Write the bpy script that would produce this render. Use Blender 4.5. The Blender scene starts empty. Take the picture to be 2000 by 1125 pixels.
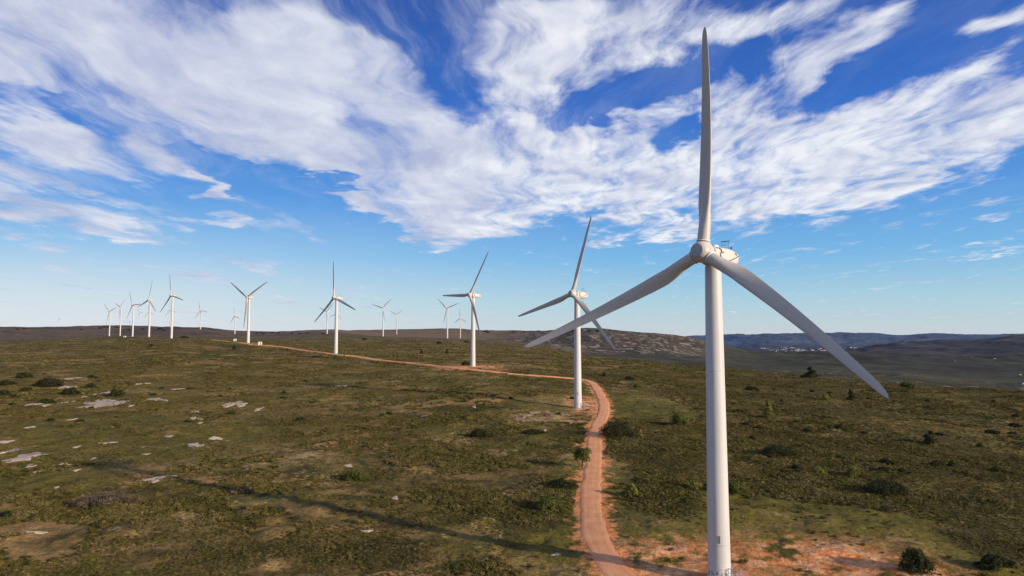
"""Wind farm on a scrubby plateau, seen from the air."""
import math, random
import numpy as np


# surveyed positions, metres, the camera stands over the origin
# turbines: key, x, y, ground z, hub height, yaw, blade phase
TURB = [
  ('T1', 26.6, 89.9, 1.83, 41.75, 46.2, 4.2),
  ('T2', 24.0, 251.11, 6.84, 41.32, 46.1, 14.5),
  ('S', -23.2, 408.12, 15.08, 42.15, 49.9, 31.8),
  ('L', -132.66, 516.01, 19.62, 41.83, 38.9, 110.5),
  ('K', -247.33, 641.59, 26.35, 42.7, 28.2, 61.5),
  ('H', -424.33, 852.59, 29.95, 53.05, 32.5, 103.7),
  ('F', -535.97, 1010.03, 31.49, 54.42, 31.6, 8.5),
  ('C', -676.31, 1219.42, 31.91, 55.61, 32.5, 88.3),
  ('B', -940.29, 1641.22, 31.53, 70.51, 36.5, 49.9),
  ('A', -927.56, 1575.55, 31.59, 56.33, 27.9, 70.3),
  ('D', -1866.64, 3424.41, 85.21, 61.3, 26.1, 80.9),
  ('E', -1362.95, 2565.06, 64.61, 57, 22.0, 106.0),
  ('G', -1141.06, 2282.11, 60.28, 58.54, 25.1, 105.9),
  ('I', -851.29, 1867.85, 49.04, 52.47, 22.0, 99.4),
  ('J', -756.46, 1866.39, 38.02, 48.35, 39.5, 103.3),
  ('M', -418.31, 1547.2, 38.2, 49.78, 35.7, 50.4),
  ('N', -566.05, 2207.26, 46.92, 57, 25.9, 10.1),
  ('O', -268.28, 1422.65, 32.15, 58.83, 22.0, 46.9),
  ('P', -372.81, 2211.28, 38.61, 62.79, 22.0, 54.9),
  ('Q', -121.8, 1288.23, 28.48, 55.85, 29.8, 71.2),
  ('R', -157.12, 2083.09, 25.69, 60.97, 34.8, 115.4),
  ('W', -2756.01, 4160.12, 78.74, 57, 32.7, 92.9),
]
FIX = [
  (26.6, 89.9, 0.47),
  (24.0, 251.11, 0.08),
  (-23.2, 408.12, 0.37),
  (-132.66, 516.01, 0.7),
  (-247.33, 641.59, 1.66),
  (-424.33, 852.59, 0.12),
  (-535.97, 1010.03, 1.27),
  (-676.31, 1219.42, 2.12),
  (-940.29, 1641.22, -2.0),
  (-927.56, 1575.55, 2.59),
  (-1866.64, 3424.41, 3.08),
  (-1141.06, 2282.11, 1.85),
  (-851.29, 1867.85, 2.48),
  (-756.46, 1866.39, -1.85),
  (-418.31, 1547.2, 0.71),
  (-268.28, 1422.65, 0.19),
  (-372.81, 2211.28, 3.56),
  (-121.8, 1288.23, 0.34),
  (-157.12, 2083.09, 0.98),
]
ROAD = [
  (24.0, 60.0),
  (16.7, 85.5),
  (14.4, 91.8),
  (13.4, 96.5),
  (13.0, 101.7),
  (12.8, 107.5),
  (13.8, 121.6),
  (16.0, 139.7),
  (19.4, 164.1),
  (23.8, 197.9),
  (26.0, 210.4),
  (30.0, 230.0),
  (33.2, 248.3),
  (35.8, 270.9),
  (38.0, 298.6),
  (40.2, 333.6),
  (40.6, 358.7),
  (37.4, 371.9),
  (27.6, 370.4),
  (0.0, 363.1),
  (-28.9, 386.8),
  (-65.9, 441.2),
  (-110.3, 492.4),
  (-127.8, 500.2),
  (-164.9, 551.9),
  (-192.1, 584.2),
  (-215.1, 599.6),
  (-240.0, 617.2),
  (-317.0, 756.9),
  (-349.6, 798.8),
]
PADS = [
  (27.6, 89.9, 9),
  (24.0, 251.11, 9),
  (-23.2, 408.12, 12),
  (-132.66, 516.01, 12),
  (-247.33, 641.59, 14),
]
CLEAR = [
  (36, 100, 38.5, 38.5, 1.0),
  (-1.6, 108.0, 12.8, 10.3, 0.8),
  (53.8, 267.9, 14.5, 47.0, 0.95),
  (12.7, 214.2, 19.1, 23.9, 0.9),
  (-3.1, 211.8, 25.0, 30.2, 0.8),
  (24.4, 252.8, 22.2, 34.7, 0.8),
  (-124.9, 191.8, 44.6, 47.4, 0.75),
  (-86.1, 200.3, 37.8, 39.0, 0.6),
  (-101.3, 146.3, 17.3, 16.6, 0.8),
  (-36.0, 162.5, 0.0, 0.6, 0.0),
  (22.8, 158.1, 2.4, 40.0, 0.9),
  (24.7, 185.1, 1.9, 21.1, 0.9),
  (-96.7, 324.8, 86.6, 107.6, 0.35),
  (-24.1, 431.2, 22.4, 32.4, 0.9),
  (-122.9, 530.8, 23.4, 41.2, 0.8),
]
DRY = [
  (-54.3, 167.1, 20.0, 10.4, 0.6),
  (-49.5, 185.9, 8.3, 18.3, 0.7),
  (-24.4, 150.1, 12.4, 7.4, 0.6),
  (-52.8, 123.7, 18.6, 2.5, 0.7),
  (-58.9, 114.7, 13.8, 1.3, 0.6),
  (-57.9, 105.5, 15.8, 1.1, 0.5),
  (-36.3, 123.5, 14.8, 3.1, 0.6),
  (17.8, 266.7, 12.0, 14.9, 0.8),
  (-14.0, 189.0, 9.9, 5.1, 0.6),
  (-45.9, 257.3, 23.1, 8.4, 0.5),
  (-105.0, 306.8, 25.3, 10.4, 0.5),
  (-165.1, 299.8, 13.5, 10.0, 0.8),
  (8.6, 231.2, 10.4, 7.3, 0.8),
  (-26.1, 114.7, 4.3, 2.1, 0.8),
  (-4.8, 163.7, 9.8, 4.4, 0.5),
  (-44.8, 127.0, 7.6, 3.4, 0.5),
  (-19.0, 100.0, 6.7, 1.9, 0.5),
  (63.8, 286.1, 10.7, 11.7, 0.6),
  (22.8, 114.9, 5.2, 3.5, 0.6),
  (48.9, 118.8, 5.3, 3.2, 0.5),
  (60.4, 105.6, 4.7, 4.1, 0.4),
  (-3.3, 446.9, 23.4, 21.9, 0.7),
  (-213.1, 2190.5, 0.2, 4.3, 0),
  (13.6, 228.6, 9.4, 7.3, 1.0),
  (10.1, 226.1, 6.8, 5.1, 0.9),
]
HEATH = [
  (-5.8, 196.9, 8.8, 10.9, 1),
  (17.6, 197.7, 7.4, 9.5, 0.8),
  (8.1, 136.6, 6.1, 11.5, 1),
  (3.6, 122.9, 5.5, 8.5, 0.9),
  (-22.5, 102.3, 12.2, 6.1, 1),
  (-39.3, 103.3, 9.3, 5.3, 0.9),
  (34.6, 173.1, 8.9, 25.1, 0.8),
  (27.4, 128.4, 5.7, 10.7, 0.9),
  (60.9, 137.8, 16.5, 8.5, 0.8),
  (45.3, 118.6, 0.0, 0.6, 0),
  (103.7, 175.4, 23.5, 17.7, 0.6),
  (71.7, 103.1, 4.6, 9.6, 0.9),
  (-31.0, 150.2, 7.9, 6.5, 0.8),
  (-67.4, 227.2, 15.3, 10.0, 0.6),
  (-17.9, 241.5, 14.5, 6.4, 0.8),
  (54.5, 406.0, 18.2, 22.7, 0.9),
  (95.3, 320.2, 28.7, 21.0, 0.6),
  (112.3, 270.1, 30.3, 17.7, 0.5),
]
RED = [
  (40, 97, 14, 10, 0.5),
  (26.6, 90, 8, 7, 0.75),
  (21, 91.5, 10, 3.2, 0.9),
  (22, 99, 8, 6, 0.3),
  (12.3, 123.7, 0.9, 24.7, 0.6),
  (-22.4, 401.2, 18.0, 18.2, 0.7),
  (27.5, 264.1, 5.1, 24.6, 0.55),
  (18.8, 220.0, 7.4, 2.9, 0.6),
  (-48.5, 182.0, 2.7, 2.1, 0.4),
  (10.9, 148.2, 0.0, 0.6, 0),
]
BROWNF = [
  (1788.9, 3151.0, 106.8, 213.9, 0.9),
  (1505.7, 2921.8, 76.6, 174.6, 0.8),
  (2349.0, 3786.6, 113.5, 104.4, 0.8),
]
BUSHES = [
  ('evergreen_shrub', 29.5, 194.1, 11.36, 5.53, 'dark', 'large dark rounded shrub at the right edge of the orange road', None, 'shrub'),
  ('round_tree', 15.8, 155.8, 4.21, 4.91, 'tree', 'small round green tree on the left edge of the orange road', None, 'tree'),
  ('broom_bush', 51.8, 213.5, 5.13, 4.49, 'green', 'green bush at the edge of the mown field right of the second turbine', None, 'bush'),
  ('broom_bush', 22.8, 132.1, 2.97, 2.78, 'lime', 'bright lime green bush in the scrub right of the road bend', None, 'bush'),
  ('broom_bush', 36.0, 136.3, 2.66, 2.04, 'lime', 'lime green bush just left of the nearest tower', None, 'bush'),
  ('evergreen_shrub', 67.2, 173.3, 13.52, 3.51, 'dark', 'long dark low shrub right of the nearest tower at mid height', None, 'shrub'),
  ('evergreen_shrub', 73.9, 137.4, 11.54, 3.3, 'dark', 'broad dark shrub in the right foreground scrub', None, 'shrub'),
  ('broom_bush', 74.8, 151.8, 3.19, 2.96, 'lime', 'yellow green bush touching the left end of the broad dark shrub', None, 'bush'),
  ('evergreen_shrub', 53.3, 92.5, 4.44, 3.47, 'dark', 'big dark rounded shrub alone on the cleared ground at the lower right', None, 'shrub'),
  ('pine_sapling', 88.6, 238.8, 4.3, 6.09, 'pine', 'pale green pointed pine sapling in the middle of the right slope', None, 'pine'),
  ('pine_sapling', 119.0, 196.7, 4.13, 4.13, 'pined', 'green pine sapling on the right slope beyond the broad dark shrub', None, 'pine'),
  ('pine_sapling', 151.1, 306.5, 4.14, 5.52, 'pined', 'slim dark pine sapling just left of the blade tip over the right slope', None, 'pine'),
  ('broom_bush', 139.2, 305.0, 3.66, 3.2, 'lime', 'small lime bush between two pine saplings on the right slope', None, 'bush'),
  ('crest_tree', 203.9, 354.1, 7.97, 5.84, 'tree', 'bushy tree on the crest of the right slope beside the blade tip', None, 'tree'),
  ('crest_tree', 195.8, 450.9, 11.5, 8.12, 'pined', 'dark spreading tree clump on the crest below the distant town', None, 'tree'),
  ('evergreen_shrub', 121.5, 348.9, 7.33, 2.36, 'dark', 'small dark shrub near the crest right of the nearest tower', None, 'shrub'),
  ('evergreen_shrub', 156.4, 225.1, 5.74, 1.52, 'dark', 'flat dark shrub near the right edge of the slope', None, 'shrub'),
  ('broom_bush', 68.2, 153.5, 3.45, 1.84, 'lime', 'low yellow green bush between the two broad dark shrubs', None, 'bush'),
  ('evergreen_shrub', 43.1, 133.0, 4.99, 2.6, 'green', 'green shrub thicket directly right of the nearest tower', None, 'shrub'),
  ('evergreen_shrub', -8.6, 193.3, 7.54, 2.61, 'dark', 'dark shrub left of the road below the rubble bank, larger of two', None, 'shrub'),
  ('evergreen_shrub', 6.7, 197.9, 8.31, 1.63, 'dark', 'low dark shrub just below the rubble bank', None, 'shrub'),
  ('evergreen_shrub', -212.0, 315.4, 15.14, 4.73, 'dark', 'largest dark shrub of the clump at the left edge of the field', None, 'shrub'),
  ('evergreen_shrub', -186.7, 291.1, 8.3, 3.28, 'dark', 'dark shrub beside a pale slab, right of the largest one at the left edge', None, 'shrub'),
  ('evergreen_shrub', -164.4, 286.7, 7.31, 3.66, 'dark', 'dark shrub sitting on the upper edge of the widest pale slab', None, 'shrub'),
  ('evergreen_shrub', -251.9, 354.4, 9.04, 3.19, 'dark', 'uppermost left dark shrub of the clump at the left edge', None, 'shrub'),
  ('evergreen_shrub', -238.1, 324.6, 8.28, 2.92, 'dark', 'dark shrub at the very left edge, upper one', None, 'shrub'),
  ('evergreen_shrub', -212.8, 288.4, 5.63, 2.81, 'dark', 'dark shrub at the very left edge, middle one', None, 'shrub'),
  ('evergreen_shrub', -212.0, 300.6, 5.86, 1.8, 'dark', 'small dark shrub between the left edge and the slab shrub', None, 'shrub'),
  ('evergreen_shrub', -191.0, 312.2, 5.15, 2.58, 'dark', 'small dark shrub between two pale slabs', None, 'shrub'),
  ('evergreen_shrub', -215.2, 352.7, 6.88, 1.85, 'dark', 'flat dark shrub behind the uppermost pale slab', None, 'shrub'),
  ('evergreen_shrub', -204.9, 284.0, 4.69, 1.7, 'dark', 'small dark shrub in front of the left clump', None, 'shrub'),
  ('evergreen_shrub', -182.1, 269.8, 7.69, 2.02, 'dark', 'low dark shrub in front of the shrub clump, near the widest slab', None, 'shrub'),
  ('dry_brush', -76.3, 130.5, 12.73, 2.55, 'dry', 'long heap of grey brown dry brush in the lower left field', None, 'brush'),
  ('dry_brush', -53.5, 137.5, 6.6, 1.44, 'dry', 'smaller strip of grey dry brush right of the long heap', None, 'brush'),
  ('evergreen_shrub', -89.5, 123.3, 2.59, 1.48, 'dark', 'dark shrub at the left edge of the lower field', None, 'shrub'),
  ('evergreen_shrub', -32.7, 147.6, 8.2, 2.22, 'green', 'green shrub patch in the middle of the left field', None, 'shrub'),
  ('evergreen_shrub', 9.7, 138.4, 7.27, 2.08, 'dark', 'dark shrub thicket left of the road below the round tree', None, 'shrub'),
  ('evergreen_shrub', 6.8, 123.6, 5.93, 2.6, 'green', 'green shrub thicket left of the road in the lower middle', None, 'shrub'),
  ('evergreen_shrub', -99.6, 244.8, 2.94, 1.29, 'dark', 'lone small dark shrub right of the pale triangular slab', None, 'shrub'),
  ('pine_sapling', -74.8, 565.7, 3.4, 3.82, 'pined', 'small dark pine left of the tower with the earth pad, farther one', None, 'pine'),
  ('pine_sapling', -55.3, 583.1, 3.94, 4.37, 'pined', 'small dark pine left of the tower with the earth pad, nearer one', None, 'pine'),
  ('evergreen_shrub', -28.1, 418.2, 5.65, 3.14, 'dark', 'dark shrub against the left foot of the tower on the earth pad', None, 'shrub'),
  ('evergreen_shrub', -231.9, 1076.4, 8.88, 3.23, 'dark', 'tiny dark shrub on the plateau right of the straight up blade turbine', None, 'shrub'),
  ('evergreen_shrub', -94.6, 890.5, 10.02, 2.67, 'dark', 'tiny flat dark shrub at the foot of the mid-distance turbine', None, 'shrub'),
  ('evergreen_shrub', -64.5, 969.2, 7.27, 2.91, 'dark', 'tiny dark shrub near the feet of the small drooping blade turbine', None, 'shrub'),
  ('pine_sapling', -222.2, 547.6, 3.7, 3.7, 'pined', 'small dark tree below the road near the white cabins', None, 'pine'),
  ('broom_bush', -296.0, 432.7, 2.6, 2.27, 'lime', 'tiny lime bush in the upper left field', None, 'bush'),
  ('evergreen_shrub', -316.6, 601.5, 4.06, 2.26, 'dark', 'tiny dark shrub below the left row of turbines', None, 'shrub'),
  ('evergreen_shrub', -466.6, 976.0, 14.64, 2.93, 'dark', 'flat dark shrub right of the tallest tower of the left row', None, 'shrub'),
  ('evergreen_shrub', 65.2, 380.3, 6.28, 2.57, 'dark', 'dark shrub just right of the road bend behind the second turbine', None, 'shrub'),
  ('evergreen_shrub', 60.3, 330.5, 4.46, 1.98, 'green', 'small green shrub on the upper edge of the mown field', None, 'shrub'),
  ('evergreen_shrub', 65.1, 94.2, 5.66, 1.84, 'dark', 'dark shrub in the bottom right corner', None, 'shrub'),
  ('pine_sapling', 54.3, 404.4, 3.03, 2.43, 'pined', 'small pine above the road bend', None, 'pine'),
  ('evergreen_shrub', 95.2, 229.7, 2.55, 1.24, 'green', 'small dark shrub among the many dotted over the right slope', 'small dark shrubs dotted over the right slope', 'shrub'),
  ('evergreen_shrub', 118.8, 212.9, 4.14, 1.25, 'green', 'small dark shrub among the many dotted over the right slope', 'small dark shrubs dotted over the right slope', 'shrub'),
  ('evergreen_shrub', 64.1, 155.9, 3.2, 1.61, 'dark', 'small dark shrub among the many dotted over the right slope', 'small dark shrubs dotted over the right slope', 'shrub'),
  ('evergreen_shrub', 82.4, 171.8, 2.51, 1.06, 'green', 'small dark shrub among the many dotted over the right slope', 'small dark shrubs dotted over the right slope', 'shrub'),
  ('evergreen_shrub', 166.1, 346.2, 3.01, 0.81, 'green', 'small dark shrub among the many dotted over the right slope', 'small dark shrubs dotted over the right slope', 'shrub'),
  ('evergreen_shrub', 63.3, 190.3, 3.87, 1.09, 'green', 'small dark shrub among the many dotted over the right slope', 'small dark shrubs dotted over the right slope', 'shrub'),
  ('evergreen_shrub', 102.9, 167.7, 3.96, 1.72, 'dark', 'small dark shrub among the many dotted over the right slope', 'small dark shrubs dotted over the right slope', 'shrub'),
  ('evergreen_shrub', 136.3, 220.1, 4.41, 1.04, 'dark', 'small dark shrub among the many dotted over the right slope', 'small dark shrubs dotted over the right slope', 'shrub'),
  ('evergreen_shrub', 121.9, 341.4, 1.82, 1.23, 'dark', 'small dark shrub among the many dotted over the right slope', 'small dark shrubs dotted over the right slope', 'shrub'),
  ('evergreen_shrub', 109.7, 171.7, 3.18, 1.66, 'green', 'small dark shrub among the many dotted over the right slope', 'small dark shrubs dotted over the right slope', 'shrub'),
  ('evergreen_shrub', 101.2, 219.1, 3.16, 1.5, 'green', 'small dark shrub among the many dotted over the right slope', 'small dark shrubs dotted over the right slope', 'shrub'),
  ('evergreen_shrub', 220.3, 314.7, 2.27, 1.2, 'green', 'small dark shrub among the many dotted over the right slope', 'small dark shrubs dotted over the right slope', 'shrub'),
  ('evergreen_shrub', 67.2, 175.8, 4.38, 1.61, 'green', 'small dark shrub among the many dotted over the right slope', 'small dark shrubs dotted over the right slope', 'shrub'),
  ('evergreen_shrub', 75.6, 210.9, 3.26, 1.55, 'dark', 'small dark shrub among the many dotted over the right slope', 'small dark shrubs dotted over the right slope', 'shrub'),
  ('evergreen_shrub', 150.7, 345.7, 3.11, 1.27, 'dark', 'small dark shrub among the many dotted over the right slope', 'small dark shrubs dotted over the right slope', 'shrub'),
  ('evergreen_shrub', 157.2, 341.4, 3.25, 0.74, 'dark', 'small dark shrub among the many dotted over the right slope', 'small dark shrubs dotted over the right slope', 'shrub'),
  ('evergreen_shrub', 107.0, 168.8, 2.13, 1.49, 'dark', 'small dark shrub among the many dotted over the right slope', 'small dark shrubs dotted over the right slope', 'shrub'),
  ('evergreen_shrub', 103.3, 218.4, 3.1, 1.52, 'dark', 'small dark shrub among the many dotted over the right slope', 'small dark shrubs dotted over the right slope', 'shrub'),
  ('evergreen_shrub', 79.7, 151.9, 2.82, 1.04, 'green', 'small dark shrub among the many dotted over the right slope', 'small dark shrubs dotted over the right slope', 'shrub'),
  ('evergreen_shrub', 84.8, 157.7, 4.6, 1.21, 'dark', 'small dark shrub among the many dotted over the right slope', 'small dark shrubs dotted over the right slope', 'shrub'),
  ('evergreen_shrub', 137.5, 360.2, 3.05, 0.86, 'dark', 'small dark shrub among the many dotted over the right slope', 'small dark shrubs dotted over the right slope', 'shrub'),
  ('evergreen_shrub', 179.7, 259.9, 3.02, 1.31, 'green', 'small dark shrub among the many dotted over the right slope', 'small dark shrubs dotted over the right slope', 'shrub'),
  ('evergreen_shrub', 134.8, 199.1, 2.24, 1.75, 'green', 'small dark shrub among the many dotted over the right slope', 'small dark shrubs dotted over the right slope', 'shrub'),
  ('evergreen_shrub', 90.5, 211.2, 3.5, 1.54, 'dark', 'small dark shrub among the many dotted over the right slope', 'small dark shrubs dotted over the right slope', 'shrub'),
  ('evergreen_shrub', 165.0, 227.9, 3.4, 0.97, 'dark', 'small dark shrub among the many dotted over the right slope', 'small dark shrubs dotted over the right slope', 'shrub'),
  ('evergreen_shrub', 199.1, 273.0, 2.83, 1.35, 'dark', 'small dark shrub among the many dotted over the right slope', 'small dark shrubs dotted over the right slope', 'shrub'),
  ('evergreen_shrub', 73.6, 216.4, 2.79, 1.3, 'dark', 'small dark shrub among the many dotted over the right slope', 'small dark shrubs dotted over the right slope', 'shrub'),
  ('evergreen_shrub', 162.1, 283.8, 2.79, 1.21, 'green', 'small dark shrub among the many dotted over the right slope', 'small dark shrubs dotted over the right slope', 'shrub'),
  ('evergreen_shrub', 89.7, 276.4, 2.82, 0.93, 'green', 'small dark shrub among the many dotted over the right slope', 'small dark shrubs dotted over the right slope', 'shrub'),
  ('evergreen_shrub', 121.8, 270.6, 2.29, 1.04, 'green', 'small dark shrub among the many dotted over the right slope', 'small dark shrubs dotted over the right slope', 'shrub'),
  ('evergreen_shrub', 78.9, 185.8, 2.12, 1.52, 'green', 'small dark shrub among the many dotted over the right slope', 'small dark shrubs dotted over the right slope', 'shrub'),
  ('evergreen_shrub', 189.1, 313.7, 2.73, 1.22, 'dark', 'small dark shrub among the many dotted over the right slope', 'small dark shrubs dotted over the right slope', 'shrub'),
  ('evergreen_shrub', 133.1, 319.6, 2.35, 1.15, 'dark', 'small dark shrub among the many dotted over the right slope', 'small dark shrubs dotted over the right slope', 'shrub'),
  ('evergreen_shrub', 88.9, 157.6, 3.82, 1.16, 'dark', 'small dark shrub among the many dotted over the right slope', 'small dark shrubs dotted over the right slope', 'shrub'),
  ('evergreen_shrub', 68.4, 196.5, 2.33, 1.3, 'dark', 'small dark shrub among the many dotted over the right slope', 'small dark shrubs dotted over the right slope', 'shrub'),
  ('evergreen_shrub', 138.8, 338.0, 2.48, 0.81, 'green', 'small dark shrub among the many dotted over the right slope', 'small dark shrubs dotted over the right slope', 'shrub'),
  ('evergreen_shrub', 117.6, 298.9, 3.21, 1.14, 'green', 'small dark shrub among the many dotted over the right slope', 'small dark shrubs dotted over the right slope', 'shrub'),
  ('evergreen_shrub', 151.0, 327.4, 2.06, 1.2, 'dark', 'small dark shrub among the many dotted over the right slope', 'small dark shrubs dotted over the right slope', 'shrub'),
  ('evergreen_shrub', 106.1, 208.1, 2.53, 1.31, 'dark', 'small dark shrub among the many dotted over the right slope', 'small dark shrubs dotted over the right slope', 'shrub'),
  ('evergreen_shrub', 211.3, 301.0, 1.72, 1.49, 'green', 'small dark shrub among the many dotted over the right slope', 'small dark shrubs dotted over the right slope', 'shrub'),
  ('evergreen_shrub', 179.1, 245.8, 4.41, 1.64, 'dark', 'small dark shrub among the many dotted over the right slope', 'small dark shrubs dotted over the right slope', 'shrub'),
  ('evergreen_shrub', 83.1, 252.8, 3.2, 1.25, 'dark', 'small dark shrub among the many dotted over the right slope', 'small dark shrubs dotted over the right slope', 'shrub'),
  ('evergreen_shrub', 89.9, 166.3, 4.27, 1.63, 'dark', 'small dark shrub among the many dotted over the right slope', 'small dark shrubs dotted over the right slope', 'shrub'),
  ('evergreen_shrub', 113.8, 310.5, 1.54, 1.21, 'green', 'small dark shrub among the many dotted over the right slope', 'small dark shrubs dotted over the right slope', 'shrub'),
  ('evergreen_shrub', 114.9, 164.4, 4.61, 1.49, 'dark', 'small dark shrub among the many dotted over the right slope', 'small dark shrubs dotted over the right slope', 'shrub'),
  ('evergreen_shrub', 166.0, 320.3, 2.57, 0.89, 'dark', 'small dark shrub among the many dotted over the right slope', 'small dark shrubs dotted over the right slope', 'shrub'),
  ('evergreen_shrub', -100.3, 334.1, 3.01, 0.9, 'dark', 'small shrub among the many dotted over the left field', 'small shrubs dotted over the left field', 'shrub'),
  ('evergreen_shrub', -139.3, 223.0, 2.94, 1.29, 'dark', 'small shrub among the many dotted over the left field', 'small shrubs dotted over the left field', 'shrub'),
  ('evergreen_shrub', -185.4, 419.1, 1.89, 0.85, 'dark', 'small shrub among the many dotted over the left field', 'small shrubs dotted over the left field', 'shrub'),
  ('evergreen_shrub', -205.9, 385.1, 2.6, 0.58, 'dark', 'small shrub among the many dotted over the left field', 'small shrubs dotted over the left field', 'shrub'),
  ('evergreen_shrub', -96.8, 293.0, 2.29, 1.1, 'dark', 'small shrub among the many dotted over the left field', 'small shrubs dotted over the left field', 'shrub'),
  ('evergreen_shrub', -155.5, 305.0, 2.29, 0.89, 'dark', 'small shrub among the many dotted over the left field', 'small shrubs dotted over the left field', 'shrub'),
  ('evergreen_shrub', -6.7, 244.8, 1.73, 0.68, 'dark', 'small shrub among the many dotted over the left field', 'small shrubs dotted over the left field', 'shrub'),
  ('evergreen_shrub', 16.0, 235.0, 1.87, 1.02, 'dark', 'small shrub among the many dotted over the left field', 'small shrubs dotted over the left field', 'shrub'),
  ('evergreen_shrub', -205.1, 341.1, 2.12, 0.79, 'dark', 'small shrub among the many dotted over the left field', 'small shrubs dotted over the left field', 'shrub'),
  ('evergreen_shrub', -183.7, 422.4, 1.58, 0.51, 'green', 'small shrub among the many dotted over the left field', 'small shrubs dotted over the left field', 'shrub'),
  ('evergreen_shrub', -190.6, 262.8, 3.25, 1.04, 'dark', 'small shrub among the many dotted over the left field', 'small shrubs dotted over the left field', 'shrub'),
  ('evergreen_shrub', -121.0, 286.0, 3.07, 0.88, 'dark', 'small shrub among the many dotted over the left field', 'small shrubs dotted over the left field', 'shrub'),
  ('evergreen_shrub', -71.2, 323.8, 2.04, 0.85, 'green', 'small shrub among the many dotted over the left field', 'small shrubs dotted over the left field', 'shrub'),
  ('evergreen_shrub', -106.4, 226.2, 2.68, 0.73, 'dark', 'small shrub among the many dotted over the left field', 'small shrubs dotted over the left field', 'shrub'),
  ('evergreen_shrub', -77.1, 265.4, 1.77, 0.94, 'dark', 'small shrub among the many dotted over the left field', 'small shrubs dotted over the left field', 'shrub'),
  ('evergreen_shrub', -221.5, 355.2, 1.95, 1.09, 'green', 'small shrub among the many dotted over the left field', 'small shrubs dotted over the left field', 'shrub'),
  ('evergreen_shrub', -22.4, 274.0, 2.36, 0.68, 'green', 'small shrub among the many dotted over the left field', 'small shrubs dotted over the left field', 'shrub'),
  ('evergreen_shrub', -43.1, 231.2, 3.35, 1.14, 'green', 'small shrub among the many dotted over the left field', 'small shrubs dotted over the left field', 'shrub'),
  ('evergreen_shrub', -142.4, 303.6, 3.01, 1.05, 'dark', 'small shrub among the many dotted over the left field', 'small shrubs dotted over the left field', 'shrub'),
  ('evergreen_shrub', -155.5, 254.7, 1.8, 0.75, 'dark', 'small shrub among the many dotted over the left field', 'small shrubs dotted over the left field', 'shrub'),
  ('evergreen_shrub', -64.8, 340.9, 2.69, 0.72, 'dark', 'small shrub among the many dotted over the left field', 'small shrubs dotted over the left field', 'shrub'),
  ('evergreen_shrub', -346.3, 487.3, 1.68, 0.73, 'dark', 'small shrub among the many dotted over the left field', 'small shrubs dotted over the left field', 'shrub'),
  ('evergreen_shrub', -62.6, 245.8, 1.75, 1.18, 'green', 'small shrub among the many dotted over the left field', 'small shrubs dotted over the left field', 'shrub'),
  ('evergreen_shrub', -118.6, 399.4, 2.01, 0.54, 'green', 'small shrub among the many dotted over the left field', 'small shrubs dotted over the left field', 'shrub'),
  ('evergreen_shrub', -254.1, 373.3, 2.27, 0.98, 'dark', 'small shrub among the many dotted over the left field', 'small shrubs dotted over the left field', 'shrub'),
  ('evergreen_shrub', 24.3, 277.5, 2.48, 1.1, 'dark', 'small shrub among the many dotted over the left field', 'small shrubs dotted over the left field', 'shrub'),
  ('evergreen_shrub', -149.9, 287.1, 3.34, 0.99, 'dark', 'small shrub among the many dotted over the left field', 'small shrubs dotted over the left field', 'shrub'),
  ('evergreen_shrub', -170.4, 402.9, 2.57, 0.91, 'dark', 'small shrub among the many dotted over the left field', 'small shrubs dotted over the left field', 'shrub'),
  ('evergreen_shrub', -114.9, 295.2, 2.64, 1.2, 'green', 'small shrub among the many dotted over the left field', 'small shrubs dotted over the left field', 'shrub'),
  ('evergreen_shrub', -92.6, 278.1, 3.34, 0.73, 'dark', 'small shrub among the many dotted over the left field', 'small shrubs dotted over the left field', 'shrub'),
  ('evergreen_shrub', -101.3, 314.9, 2.72, 1.16, 'green', 'small shrub among the many dotted over the left field', 'small shrubs dotted over the left field', 'shrub'),
  ('evergreen_shrub', -41.3, 293.6, 1.94, 0.7, 'green', 'small shrub among the many dotted over the left field', 'small shrubs dotted over the left field', 'shrub'),
  ('evergreen_shrub', -69.3, 226.2, 3.55, 1.09, 'dark', 'small shrub among the many dotted over the left field', 'small shrubs dotted over the left field', 'shrub'),
  ('evergreen_shrub', -42.2, 235.9, 2.92, 1.08, 'dark', 'small shrub among the many dotted over the left field', 'small shrubs dotted over the left field', 'shrub'),
  ('evergreen_shrub', -0.4, 266.7, 2.06, 1.12, 'dark', 'small shrub among the many dotted over the left field', 'small shrubs dotted over the left field', 'shrub'),
  ('evergreen_shrub', -212.3, 360.2, 1.92, 0.97, 'dark', 'small shrub among the many dotted over the left field', 'small shrubs dotted over the left field', 'shrub'),
  ('evergreen_shrub', -103.5, 267.7, 3.03, 0.8, 'green', 'small shrub among the many dotted over the left field', 'small shrubs dotted over the left field', 'shrub'),
  ('evergreen_shrub', -10.9, 237.2, 2.78, 0.98, 'green', 'small shrub among the many dotted over the left field', 'small shrubs dotted over the left field', 'shrub'),
  ('evergreen_shrub', -151.4, 226.7, 3.45, 1.34, 'dark', 'small shrub among the many dotted over the left field', 'small shrubs dotted over the left field', 'shrub'),
  ('evergreen_shrub', -141.1, 406.0, 1.55, 0.82, 'green', 'small shrub among the many dotted over the left field', 'small shrubs dotted over the left field', 'shrub'),
  ('evergreen_shrub', -1673.6, 2779.5, 15.61, 5.03, 'dark', 'tiny dark shrub along the skyline of the plateau', 'tiny dark shrubs along the skyline', 'shrub'),
  ('evergreen_shrub', -419.4, 1518.6, 9.02, 1.94, 'dark', 'tiny dark shrub along the skyline of the plateau', 'tiny dark shrubs along the skyline', 'shrub'),
  ('evergreen_shrub', -1698.2, 2845.0, 13.53, 4.53, 'dark', 'tiny dark shrub along the skyline of the plateau', 'tiny dark shrubs along the skyline', 'shrub'),
  ('evergreen_shrub', 261.3, 2089.9, 9.84, 4.17, 'dark', 'tiny dark shrub along the skyline of the plateau', 'tiny dark shrubs along the skyline', 'shrub'),
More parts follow.
